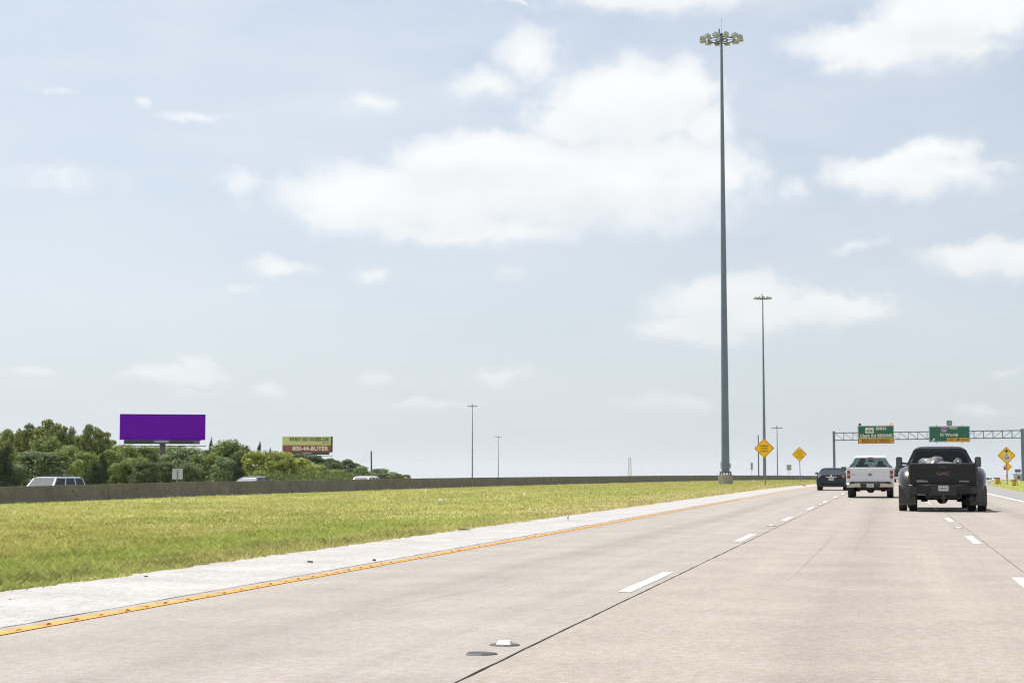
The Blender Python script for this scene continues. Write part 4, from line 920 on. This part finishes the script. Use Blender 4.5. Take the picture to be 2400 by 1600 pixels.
# --- driver of the white pickup, seen through the rear window
def driver(x, y, z):
    r = tag(empty('person', (x, y, z)), 'driver in dark shirt seen through the rear window of the white pickup', 'person')
    jn = {'pel': (0, 0, .0), 'bel': (0, .0, .2), 'che': (0, -.05, .42), 'nk': (0, -.03, .56), 'hd': (0, .0, .66), 'top': (0, .0, .79),
          'sl': (-.19, -.03, .49), 'el': (-.24, .14, .25), 'wl': (-.15, .42, .30), 'sr': (.19, -.03, .49), 'er': (.24, .14, .25), 'wr': (.15, .42, .30),
          'hl': (-.1, .05, -.02), 'kl': (-.13, .48, .06), 'al': (-.13, .62, -.36), 'fl': (-.13, .78, -.40), 'hr': (.1, .05, -.02), 'kr': (.13, .48, .06), 'ar': (.13, .62, -.36), 'fr': (.13, .78, -.40)}
    rad = {'pel': .16, 'bel': .15, 'che': .16, 'nk': .06, 'hd': .095, 'top': .075, 'sl': .085, 'el': .048, 'wl': .034, 'sr': .085, 'er': .048, 'wr': .034, 'hl': .10, 'kl': .07, 'al': .045, 'fl': .04, 'hr': .10, 'kr': .07, 'ar': .045, 'fr': .04}
    ed = [('pel', 'bel'), ('bel', 'che'), ('che', 'nk'), ('nk', 'hd'), ('hd', 'top'), ('che', 'sl'), ('sl', 'el'), ('el', 'wl'), ('che', 'sr'), ('sr', 'er'), ('er', 'wr'), ('pel', 'hl'), ('hl', 'kl'), ('kl', 'al'), ('al', 'fl'), ('pel', 'hr'), ('hr', 'kr'), ('kr', 'ar'), ('ar', 'fr')]
    for s, sg_ in (('l', -1), ('r', 1)):      # hands: palm, four fingers and a thumb closed on the wheel rim
        w = jn['w' + s]; jn['p' + s] = (w[0] + .0, w[1] + .07, w[2] + .02); rad['p' + s] = .03; ed.append(('w' + s, 'p' + s))
        for k in range(4):
            a, b = 'f%s%da' % (s, k), 'f%s%db' % (s, k); jn[a] = (w[0] + (k - 1.5) * .018, w[1] + .12, w[2] + .035); jn[b] = (w[0] + (k - 1.5) * .018, w[1] + .135 - .005 * k, w[2] - .005); rad[a] = .009; rad[b] = .008; ed += [('p' + s, a), (a, b)]
        jn['t' + s] = (w[0] - sg_ * .05, w[1] + .09, w[2] + .03); rad['t' + s] = .010; ed.append(('w' + s, 't' + s))
    ks = list(jn); me = bpy.data.meshes.new('body'); me.from_pydata([jn[k] for k in ks], [(ks.index(a), ks.index(b)) for a, b in ed], [])
    o = link('body', me, r); mod = o.modifiers.new('skin', 'SKIN'); mod.use_smooth_shade = True
    for k, v in zip(ks, me.skin_vertices[0].data): v.radius = (rad[k] * (1.0), rad[k]); v.use_root = (k == 'pel')
    sd = o.modifiers.new('sub', 'SUBSURF'); sd.levels = 1; sd.render_levels = 2
    me.materials.append(mat('dark_shirt', (.03, .032, .04), .85, var=.2))
    sk = mat('skin', (.32, .19, .13), .6, var=.05)
    m = MB(); 
    for k in range(7):
        a = math.pi * k / 6 - math.pi / 2; q = .108 * math.cos(a)
        m.lathe([(max(q, .002), .7 + .13 * math.sin(a)), (max(.108 * math.cos(math.pi * (k + 1) / 6 - math.pi / 2), .002), .7 + .13 * math.sin(math.pi * (k + 1) / 6 - math.pi / 2))], c=(0, .02, 0), n=14) if k < 6 else None
    m.box((0, .135, .69), (.03, .05, .045), top=(.5, .5)); m.box((-.112, .02, .69), (.02, .05, .07)); m.box((.112, .02, .69), (.02, .05, .07)); fc = m.build('face', sk, r, smooth=True)
    for s in (-1, 1): m = MB(); m.box((s * .04, .122, .725), (.03, .012, .014)); m.build('eye', M_black, fc)
    m = MB(); m.box((0, .122, .635), (.055, .012, .012)); m.build('mouth', M_red, fc)
    m = MB(); m.lathe([(.118, .69), (.124, .75), (.108, .81), (.06, .845), (.01, .855)], c=(0, -.012, 0), n=14); m.build('hair', M_seat, r, smooth=True)
driver(FX - .36, FY + 2.05, .93)

# --- black dually pickup
dG = dict(paint=P_black, w=1.06, tail=-1.25, cab=1.25, cowl=3.75, nose=5.2, wb=4.25, rail=1.41, belt=1.40, hood=1.32, roof=1.945, wroof=.79, tg=1.98, tz0=.80,
          tl=(.86, 1.36), tlw=.07, tlx=1.018, lamp=mat('lamp_smoked', (.022, .005, .006), .3, coat=.2), rev=mat('lamp_smoked_clear', (.02, .012, .012), .3, coat=.2), bumper=P_black, lamp3=MATS['lamp_smoked'], bz=(.47, .79), rec=.36, pz=.685, ptxt=('TEXAS', 'DP8-4574'),
          wx=.92, wr=.40, ww=.27, gr=G_dark, gs=G_dark, split=(.28, .62), mx=1.32, mz=1.47, mdim=(.21, .33, .18), exx=.78, handle=M_plast)
GXX, GYY = 1.44, 52.1
gp_, tgate, bump = pickup('pickup_truck', 'black dual rear wheel pickup truck with silver bags in its bed, nearest vehicle', (GXX, GYY, 0), 0, dG)
gp_.scale = (.915, 1, .99)
for s in (-1, 1):
    wheel(gp_, s * 1.235, 0, .40, .26); wheel(gp_, s * .915, 0, .40, .26)
    # bulging fender over the twin wheels
    m = MB(); rr = []; N_ = 15
    for k in range(N_):
        a = math.pi * (k / (N_ - 1)); y = .92 * math.cos(a); zc = .42 + .90 * max(0, math.sin(a)) ** .72 * 1.0; 
        if k in (0, N_ - 1): zc = .50
        flare = .36 * (math.sin(a) ** .45 if math.sin(a) > 0 else 0); yi = .60 * math.cos(a); zi = .44 + .43 * math.sin(a)
        x0 = s * 1.02
        rr.append([(x0, y * 1.02, zc + .02), (x0 + s * flare * .45, y, zc - .015), (x0 + s * flare * .78, y * .98, zc - .085), (x0 + s * flare * .97, y * .94, zc - .20), (x0 + s * flare, y * .86, max(zi + .03, zc - .36)), (x0 + s * flare * .98, yi, zi), (x0 + s * flare * .9, yi * .98, zi - .01), (x0, yi, zi)])
    m.rings(rr); m.build('fender', P_fender, gp_, smooth=True)
    m = MB(); m.box((s * 1.095, -.56, .43), (.54, .015, .50), Matrix.Rotation(R(-4), 3, 'X')); mf = m.build('mud_flap', mat('mud_flap_dusty', (.115, .11, .10), .8, var=.25, scale=4), gp_)
    m = MB(); m.box((s * 1.20, -.60, .50), (.30, .02, .5), top=(1.0, 1)); m.build('fender_lip', P_fender, gp_)
    m = MB(); m.box((s * 1.365, .1, .98), (.03, .06, .03)); m.build('marker_lamp', M_lampred, gp_)
for (nm, s_, x, sz, mm, zz) in (('emblem_letters', 'GMC', 0, .125, mat('emblem_red', (.19, .07, .075), .35, coat=.4), 1.10), ('model_letters', 'SIERRA', -.64, .075, M_galvL, .885), ('trim_letters', 'DENALI', .64, .06, M_galvL, .885)):
    t = text(s_, sz, tgate, mm, (x, -1.285, zz), name=nm, bold=.03, sx=1.45)
m = MB(); m.box((-.93, -1.40, .63), (.22, .02, .20)); m.box((.93, -1.40, .63), (.22, .02, .20)); m.build('bumper_step', M_plast, bump)
m = MB(); m.tube((.86, -1.05, .40), (.86, -1.40, .38), .075, n=12); m.build('exhaust_tip', M_under, gp_)
m = MB(); m.lathe([(.02, 0), (.035, .025), (.02, .05)], c=(0, -1.60, .44), n=10); m.box((0, -1.45, .34), (.05, .2, .10)); m.box((0, -1.52, .41), (.12, .14, .05)); m.tube((.1, -1.45, .42), (.16, -1.5, .38), .02, n=6); m.build('ball_mount', M_dsteel, gp_)
for x in (-.70, .72):
    m = MB(); m.box((x, 1.50, 1.865), (.07, .05, .03)); m.build('clearance_lamp', M_galvL, gp_)
def bag(label, x, y, z, d, seed, spike=0):
    rs = np.random.RandomState(seed); bm = bmesh.new(); bmesh.ops.create_icosphere(bm, subdivisions=3, radius=1)
    for v in bm.verts:
        p = v.co.copy(); q = .78 + .28 * float(vnoise(p.x * 2.2 + 9 * p.z, p.y * 2.2 + seed, seed)) + .18 * abs(math.sin(p.x * 5 + p.z * 7 + seed)) * rs.uniform(.6, 1)
        v.co = Vector((p.x * d[0] / 2 * q, p.y * d[1] / 2 * q, max(p.z, -.5) * d[2] / 2 * q))
        if spike: v.co.z += max(0, p.x) * d[2] * spike * (.5 + .5 * p.z)
    me = bpy.data.meshes.new('cargo_bag'); bm.to_mesh(me); bm.free(); me.materials.append(mat('bag_silver', (.10, .10, .105), .45, .1, var=.4, scale=5, bump=.6))
    return tag(link('cargo_bag', me, None, (x, y, z)), label, 'bag', 'bags in the black truck bed')
bag('taller crumpled silver bag with pointed corner in the black truck bed, left of its neighbour', GXX - .33, GYY + .15, 1.30, (.80, 1.0, .50), 3, .34)
bag('flatter rounded silver bag in the black truck bed, in the middle', GXX + .10, GYY - .1, 1.24, (.95, 1.2, .42), 8)
bag('small silver bundle in the black truck bed, rightmost of the three', GXX + .46, GYY - .0, 1.33, (.28, .5, .42), 5)

# --- generic car / van / off-roader
def car(name, label, loc, rz, L=4.75, W=.9, belt=.98, roof=1.42, trunk=1.0, hood=.95, kind='sedan', paint=None, gr=None, gs=None, wr=.33, cat='car', tail='altima', plated=True, group=None, gf=None):
    gf = gf or G_mid; r = tag(empty(name, loc, rz), label, cat, group); T = -1.0 if kind != 'van' else -.95; nose = T + L; wb = nose - .95
    bot = .22 if kind == 'sedan' else .36
    if kind == 'sedan':
        pr = [(T + .05, bot + .02), (T - .02, .45), (T, .70), (T + .03, trunk - .08), (T + .14, trunk), (T + .75, belt + .02), (nose - 1.35, belt), (nose - .25, hood - .16), (nose, .62), (nose + .02, .35), (nose - .1, bot)] + arch(wb, wr + .06, bot) + arch(0, wr + .06, bot)
    else:
        pr = [(T + .02, bot), (T - .05, .55), (T, belt), (nose - 1.2, belt), (nose - .2, hood), (nose, hood - .2), (nose + .03, .45), (nose - .1, bot)] + arch(wb, wr + .07, bot) + arch(0, wr + .07, bot)
    m = MB(); m.prof(pr, [(-W, .13), (-W + .04, .06), (-W + .13, .015), (-W + .3, 0), (W - .3, 0), (W - .13, .015), (W - .04, .06), (W, .13)]); m.build('body', paint, r)
    if kind == 'sedan': cabin(r, T + .62, nose - 1.25, T + 1.25, nose - 2.05, belt - .01, roof, W * .93, W * .66, paint, gr, gs, gf, split=(.45,), pil=.04, crown=.05, roofth=.045)
    elif kind == 'suv': cabin(r, T + .05, nose - 1.15, T + .35, nose - 1.85, belt - .01, roof, W * .96, W * .78, paint, gr, gs, gf, split=(.30, .64), pil=.05, crown=.05)
    else: cabin(r, T + .05, nose - .75, T + .2, nose - 1.75, belt - .01, roof, W * .97, W * .84, paint, gr, gs, gf, split=(.36, .7), pil=.06, crown=.06)
    for s in (-1, 1):
        for y in (0, wb): wheel(r, s * (W - .12), y, wr, .22)
    if tail == 'altima':
        for s in (-1, 1):
            m = MB(); m.prism([(s * (W - .10), .92), (s * (W - .27), .92), (s * (W - .21), .76), (s * (W - .14), .73)], T - .02, T + .12); tl = m.build('taillight', M_lampclear, r)
            m = MB(); m.prism([(s * (W - .13), .85), (s * (W - .24), .86), (s * (W - .21), .76), (s * (W - .15), .75)], T - .035, T - .02); m.build('lamp_red_lens', M_lampred, tl)
            m = MB(); m.prism([(s * (W - .21), .925), (s * (W - .275), .925), (s * (W - .25), .88), (s * (W - .20), .88)], T - .035, T - .02); m.build('lamp_amber_lens', M_amber, tl)
        m = MB(); m.box((0, T - .015, .83), (.64, .03, .04)); m.build('chrome_trim', M_chrome, r)
        m = MB(); m.lathe([(.055, -.02), (.06, 0)], c=(0, T + .0, .90), n=16, axis='y'); m.build('round_badge', M_chrome, r)
        m = MB(); m.box((0, T - .03, .30), (W * 1.5, .06, .14)); m.build('bumper_valance', M_plast, r)
    else:
        for s in (-1, 1): m = MB(); m.box((s * (W - .09), T + .0, belt - .22), (.14, .1, .34)); m.build('taillight', M_lampred, r)
        m = MB(); m.box((0, T - .07, .5), (W * 1.9, .16, .22)); m.build('rear_bumper', paint if kind != 'suv' else M_chrome, r)
    if plated: plate(r, 0, T - .055 if tail == 'altima' else T - .16, .70 if tail == 'altima' else .55, 'TEXAS', 'CV4 K81')
    for s in (-1, 1):
        mirror(r, s * (W + .11), nose - 1.75 if kind == 'sedan' else nose - 1.5, belt + .03, .20, .13, .05)
        m = MB(); m.box((s * (W - .28), nose - .04, hood - .28 if kind == 'sedan' else hood - .2), (.36, .12, .13)); m.build('headlight', M_lampclear, r)
    m = MB(); m.box((0, nose + .015, hood - .36), (W * .9, .03, .16)); m.build('grille', M_plast, r)
    for s in (-1, 1): seat(r, s * .38, T + 2.0, .45, belt + .2)
    return r
alt = car('sedan', 'black sedan with chrome trunk strip ahead in the left lane', (-3.62, 107.6, 0), R(-.3), L=4.8, W=.905, belt=1.02, roof=1.40, trunk=1.02, hood=.98, paint=P_dark, gr=G_mid, gs=G_mid)
car('suv', 'black off-roader mostly hidden between the white and the black pickups', (1.22, 189.5, 0), 0, L=4.9, W=.98, belt=1.16, roof=1.86, hood=1.12, kind='suv', paint=P_dark, gr=G_dark, gs=G_dark, wr=.38, tail='suv')
def heading(y): return math.atan2(float(bx(y + 3)) - float(bx(y - 3)), 6)
suv = car('suv', 'silver white SUV with roof rack, passing behind the barrier at far left', (-51.6, 100.7, -1.02), math.pi - heading(98) - .0, L=5.2, W=1.0, belt=1.17, roof=1.86, hood=1.13, kind='suv', paint=mat('paint_silver', (.40, .42, .45), .3, .25, var=.04, coat=.7), gr=G_mid, gs=G_dark, wr=.40, tail='suv', gf=G_sky)
m = MB()
for s in (-1, 1):
    m.tube((s * .66, -.3, 1.93), (s * .66, 1.9, 1.93), .025, n=6)
    for y in (-.3, .8, 1.9): m.tube((s * .66, y, 1.83), (s * .66, y, 1.93), .025, n=5)
for y in (.3, 1.3): m.tube((-.66, y, 1.93), (.66, y, 1.93), .02, n=5)
m.build('roof_rack', M_dsteel, suv)
car('sedan', 'dark maroon sedan passing behind the barrier below the dark wide juniper', (-43.55, 114.1, -.62), math.pi - heading(111), L=4.8, W=.9, belt=1.0, roof=1.45, paint=mat('paint_maroon', (.075, .02, .035), .25, .1, var=.05, coat=.9), gr=G_mid, gs=G_dark, gf=G_sky)
car('van', 'white van, only its roof showing above the barrier left of the utility pole', (-48.8, 156.7, -1.03), math.pi - heading(155), L=4.4, W=.84, belt=1.08, roof=1.76, hood=1.08, kind='van', paint=P_white, gr=G_mid, gs=G_mid, wr=.35, cat='van', tail='van', gf=G_sky)
car('van', 'distant white van dipping behind the grass crest right of the black pickup', (17.9, 346.5, -1.62), R(-9), L=4.9, W=.98, belt=1.0, roof=1.72, hood=1.0, kind='van', paint=P_white, gr=G_dark, gs=G_dark, wr=.34, cat='van', tail='van')
# ------------------------------------------------------------------ trees
LEAF = attr_leaf('leaf', .27, .93, .6)
KCOL = {'oak': (.215, .255, .095), 'round': (.21, .265, .095), 'grey': (.205, .26, .135), 'dark': (.125, .165, .08), 'juniper': (.042, .066, .035), 'bright': (.30, .35, .09)}
def crown_mesh(kind, seed):
    rs = np.random.RandomState(seed); bl = []
    if kind == 'oak':
        for k in range(34):
            t = rs.rand() * 6.283; z = .36 + .52 * rs.rand(); rr = .40 * (1 - abs(z - .6) * .9) * math.sqrt(rs.rand()); bl.append((rr * math.cos(t), rr * math.sin(t), z, .06 + .09 * rs.rand() ** 1.3, .035 + .05 * rs.rand()))
        bl.append((.03, 0, .92, .12, .05)); bl += [(.0, 0, .60, .36, .26), (.1, .05, .55, .30, .2), (-.1, -.05, .68, .26, .16)]
        for k in range(8): t = rs.rand() * 6.283; bl.append((.28 * math.cos(t), .28 * math.sin(t), .22 + .2 * rs.rand(), .16, .13))
        n, s = 15000, .022
    elif kind in ('round', 'dark', 'grey', 'bright'):
        for k in range(46):
            t = rs.rand() * 6.283; u = rs.rand(); z = .12 + .80 * u; rr = .40 * math.sqrt(max(.02, 1 - ((z - .42) / .56) ** 2)) * (.55 + .45 * rs.rand()); bl.append((rr * math.cos(t), rr * math.sin(t), z, .05 + .10 * rs.rand(), .04 + .075 * rs.rand()))
        bl.append((.04, 0, .90, .15, .09)); bl.append((0, 0, .5, .30, .30)); bl.append((0, 0, .2, .3, .18))
        n, s = 17000, .0215
    else:
        for k in range(34):
            z = .03 + .95 * (k / 33) ** .9; rr = .60 * (1 - z) ** .75 + .02; t = rs.rand() * 6.283; q = rr * (.25 + .55 * rs.rand()); bl.append((q * math.cos(t), q * math.sin(t), z, rr * .55 + .025, .07))
        n, s = 12000, .018
    B = np.array(bl); wgt = B[:, 3] ** 1.6; i = rs.choice(len(B), n, p=wgt / wgt.sum()); b = B[i]
    d = rs.randn(n, 3); d /= np.linalg.norm(d, axis=1)[:, None]; q = (.15 + (.95 if kind == 'oak' else 1.15) * rs.rand(n) ** .6)[:, None]
    c = b[:, :3] + d * q * b[:, [3, 3, 4]]; c[:, 2] = np.clip(c[:, 2], .01, 1.02)
    nrm = d * .8 + rs.randn(n, 3) * .55 + np.array([0, 0, .25]); nrm /= np.linalg.norm(nrm, axis=1)[:, None]
    a = np.cross(nrm, rs.randn(n, 3)); a /= np.linalg.norm(a, axis=1)[:, None]; e = np.cross(nrm, a); sz = (s * (.55 + .9 * rs.rand(n)))[:, None]
    V = np.stack([c - a * sz, c - e * sz * .5 + nrm * sz * .15, c + a * sz, c + e * sz * .55], 1).reshape(-1, 3)
    base = np.array(KCOL[kind]); tone = (.75 + .5 * rs.rand(len(B)))[i]; k = (tone * (.7 + .6 * rs.rand(n)))[:, None]
    colr = base * k; yl = (rs.rand(n) < (.22 if kind in ('oak', 'bright', 'round') else .08))[:, None]; colr = np.where(yl, colr * np.array([1.5, 1.28, .9]), colr)
    return np_mesh('crown', V, 4, LEAF, colr), B
def trunk_mesh(B, seed):
    rs = np.random.RandomState(seed + 50); m = MB(); j = (rs.uniform(-.02, .02), rs.uniform(-.02, .02), .24); m.tube((0, 0, -.12), j, .035, .026, n=7)
    for b in B[rs.permutation(len(B))[:11]]:
        if b[2] < .3: continue
        mid = ((j[0] + b[0]) / 2 * .9, (j[1] + b[1]) / 2 * .9, (j[2] + b[2]) / 2 + .03); m.tube(j, mid, .018, .012, n=5, caps=False); m.tube(mid, tuple(b[:3]), .012, .005, n=5)
    me = bpy.data.meshes.new('trunk'); me.from_pydata(m.v, [], m.f); me.materials.append(M_trunk); return me
VAR = {}
for kd in KCOL:
    VAR[kd] = []
    for sd in range(3):
        c, B = crown_mesh(kd, 17 * sd + len(kd) * 5 + 3); VAR[kd].append((c, trunk_mesh(B, sd)))
TREES = [
(-108.5,196.4,6.62,4.30,'oak','ragged dark oak with thin bare twigs above the big juniper at far left'),
(-101.0,187.7,7.03,4.36,'oak','broad oak with stepped crown, left neighbour of the tallest oak'),
(-96.4,183.6,7.38,5.00,'oak','tallest loose-crowned oak standing above the white SUV'),
(-93.7,182.2,6.53,3.07,'oak','open oak with sky gaps on the right flank of the tallest oak'),
(-95.5,189.1,5.39,3.84,'round','low dense tree filling the dip between the two tall oak clumps'),
(-89.3,180.1,6.64,3.80,'oak','umbrella-topped oak left of the purple billboard'),
(-88.8,183.3,5.84,3.07,'oak','small rounded oak nearest the left end of the purple billboard'),
(-83.4,176.4,4.09,4.51,'round','broad olive tree under the left end of the purple billboard'),
(-75.9,137.1,3.36,3.75,'juniper','large dark cone-shaped juniper at the far left edge'),
(-77.9,146.9,2.94,4.60,'grey','wide grey-green tree right beside the big dark juniper'),
(-89.3,169.9,4.70,3.93,'round','olive tree tucked below the tallest oak, above the grey-green one'),
(-79.1,154.8,3.66,3.86,'round','dense olive tree just above the rear of the white SUV'),
(-73.7,147.9,2.94,2.64,'round','olive leafy tree left of the thin dark juniper'),
(-71.3,146.4,2.92,1.50,'juniper','thin dark juniper below the umbrella-topped oak'),
(-67.4,137.0,1.92,2.52,'juniper','squat green juniper behind the barrier joint, right of the white SUV'),
(-77.9,162.3,3.33,2.36,'round','slim olive tree right of the thin dark juniper'),
(-69.8,148.8,2.39,2.96,'round','rounded olive tree below the left end of the purple billboard'),
(-66.5,145.4,2.04,2.50,'dark','dark low tree at the barrier left of the billboard pole'),
(-85.3,186.3,4.09,4.20,'round','olive tree directly left of the purple billboard pole'),
(-66.5,149.6,1.99,2.88,'dark','dark low tree behind the white sign back'),
(-70.6,163.9,3.55,4.90,'grey','wide grey-green tree directly right of the purple billboard pole'),
(-62.3,145.3,1.88,2.48,'dark','dark low tree just right of the white sign back'),
(-66.7,159.7,2.89,3.57,'round','olive tree below the right end of the purple billboard'),
(-101.1,244.3,6.08,1.69,'juniper','small juniper spire rising at the right end of the purple billboard'),
(-81.4,202.5,5.06,5.27,'round','dome-topped olive tree between the two billboards'),
(-87.3,211.6,4.01,4.16,'dark','dark tree left behind the dome-topped tree'),
(-62.9,155.4,2.51,2.56,'grey','grey-green tree in front of the dome-topped tree'),
(-59.8,151.0,2.31,2.32,'juniper','dark wide juniper above the maroon sedan'),
(-67.0,175.0,3.32,4.16,'bright','largest bright yellow-green tree right above the maroon sedan'),
(-66.5,180.3,3.28,4.37,'bright','bright yellow-green tree below the left end of the houses billboard'),
(-66.1,185.5,2.66,4.09,'bright','dull yellow-green tree below the middle of the houses billboard'),
(-110.7,283.3,5.26,1.50,'juniper','tiny juniper tip left of the pair of spires by the bright trees'),
(-111.9,293.2,6.33,2.48,'juniper','pointed juniper spire above the largest bright tree'),
(-110.1,293.7,5.32,1.55,'juniper','tiny juniper tip close to the left end of the houses billboard'),
(-109.1,314.6,4.28,6.93,'dark','dark tree under the right half of the houses billboard'),
(-109.3,324.8,3.69,5.44,'dark','dark tree right below the right end of the houses billboard'),
(-113.8,318.6,4.57,5.36,'dark','dark tree partly hiding the houses billboard apron'),
(-70.5,205.2,1.95,3.12,'bright','small yellow-green tree right of the three bright trees'),
(-71.6,215.2,1.37,4.16,'bright','low bright shrubby tree midway between bright trees and white van'),
(-109.0,335.2,3.59,4.20,'dark','dark tree with upright tip left of the bare utility pole'),
(-107.1,335.7,2.81,3.85,'dark','dark tree on the falling ridge next to the utility pole'),
(-109.3,330.0,2.96,3.79,'dark','dark tree between the houses billboard and the upright-tipped tree'),
(-78.7,249.6,1.93,3.51,'grey','grey-green bush tree behind the white van roof, left of the pole'),
(-77.6,255.0,1.61,4.11,'grey','grey-green bush tree right of the bare utility pole'),
(-76.8,260.3,1.08,2.56,'grey','small thin tree near the right end of the tree line'),
(-77.9,270.4,0.66,2.10,'grey','lowest tree, last at the right end of the tree line'),
(-138.8,307.8,5.92,5.78,'round','far olive tree behind the purple billboard pole, left side'),
(-137.1,313.3,6.08,5.36,'round','far olive tree behind the purple billboard pole, right side'),
]

cnt = {}
NAMES = {'oak': 'oak_tree', 'round': 'leafy_tree', 'grey': 'leafy_tree', 'dark': 'leafy_tree', 'bright': 'leafy_tree', 'juniper': 'juniper_tree'}
for (x, y, zt_, w, kd, lab) in TREES:
    i = cnt.get(kd, 0); cnt[kd] = i + 1; g = float(gz(x, y)) - .15; h = zt_ - g
    t = tag(empty(NAMES[kd], (x, y, g), rnd.uniform(0, 6.28)), lab, 'tree', 'trees beyond the opposite carriageway'); ww = w * {'juniper': 1.0, 'oak': 1.12}.get(kd, 1.3)
    t.scale = (ww, ww, h / .985); c, tr = VAR[kd][i % 3]
    link('crown', c, t); link('trunk', tr, t)
# bushy undergrowth closing the foot of the tree belt
n = 45000; u = nrs.rand(n); y0 = 150 + 130 * u; X0 = -.60 * y0 + 1.0 + u * 6 - 10 * (1 - u); px = -110 + 56 * nrs.rand(n); py = 150 + 70 * nrs.rand(n)
az = np.degrees(np.arctan2(px, py)); k = (az > -31.5) & (az < -17.2); px, py = px[k], py[k]; n = len(px)
hh = (1.2 + 1.9 * vnoise(px * .22, py * .22, 8)) * nrs.rand(n) ** .6; pz = gz(px, py) + hh
d = nrs.randn(n, 3); d /= np.linalg.norm(d, axis=1)[:, None]; a = np.cross(d, nrs.randn(n, 3)); a /= np.linalg.norm(a, axis=1)[:, None]; e = np.cross(d, a); s = .13 * (.6 + .8 * nrs.rand(n))[:, None]
c = np.stack([px, py, pz], -1); V = np.stack([c - a * s, c - e * s * .5, c + a * s, c + e * s * .5], 1).reshape(-1, 3)
cl = np.array([.11, .14, .055]) * (.6 + .8 * nrs.rand(n))[:, None]
tag(link('undergrowth', np_mesh('undergrowth', V, 4, LEAF, cl)), 'dense green undergrowth at the foot of the tree belt behind the barrier', 'undergrowth', kind='stuff')

# ------------------------------------------------------------------ summer haze
hm = bpy.data.materials.new('haze_air'); hm.use_nodes = True; nt = hm.node_tree; nt.nodes.clear()
pv = nt.nodes.new('ShaderNodeVolumePrincipled'); pv.inputs['Color'].default_value = (.94, .96, .98, 1); pv.inputs['Density'].default_value = .00005; pv.inputs['Anisotropy'].default_value = .3
ho = nt.nodes.new('ShaderNodeOutputMaterial'); nt.links.new(pv.outputs[0], ho.inputs['Volume'])
m = MB(); m.box((0, 4500, -63), (19000, 16000, 250)); tag(m.build('haze', hm), 'thin pale summer haze over the whole landscape', 'haze', kind='stuff')
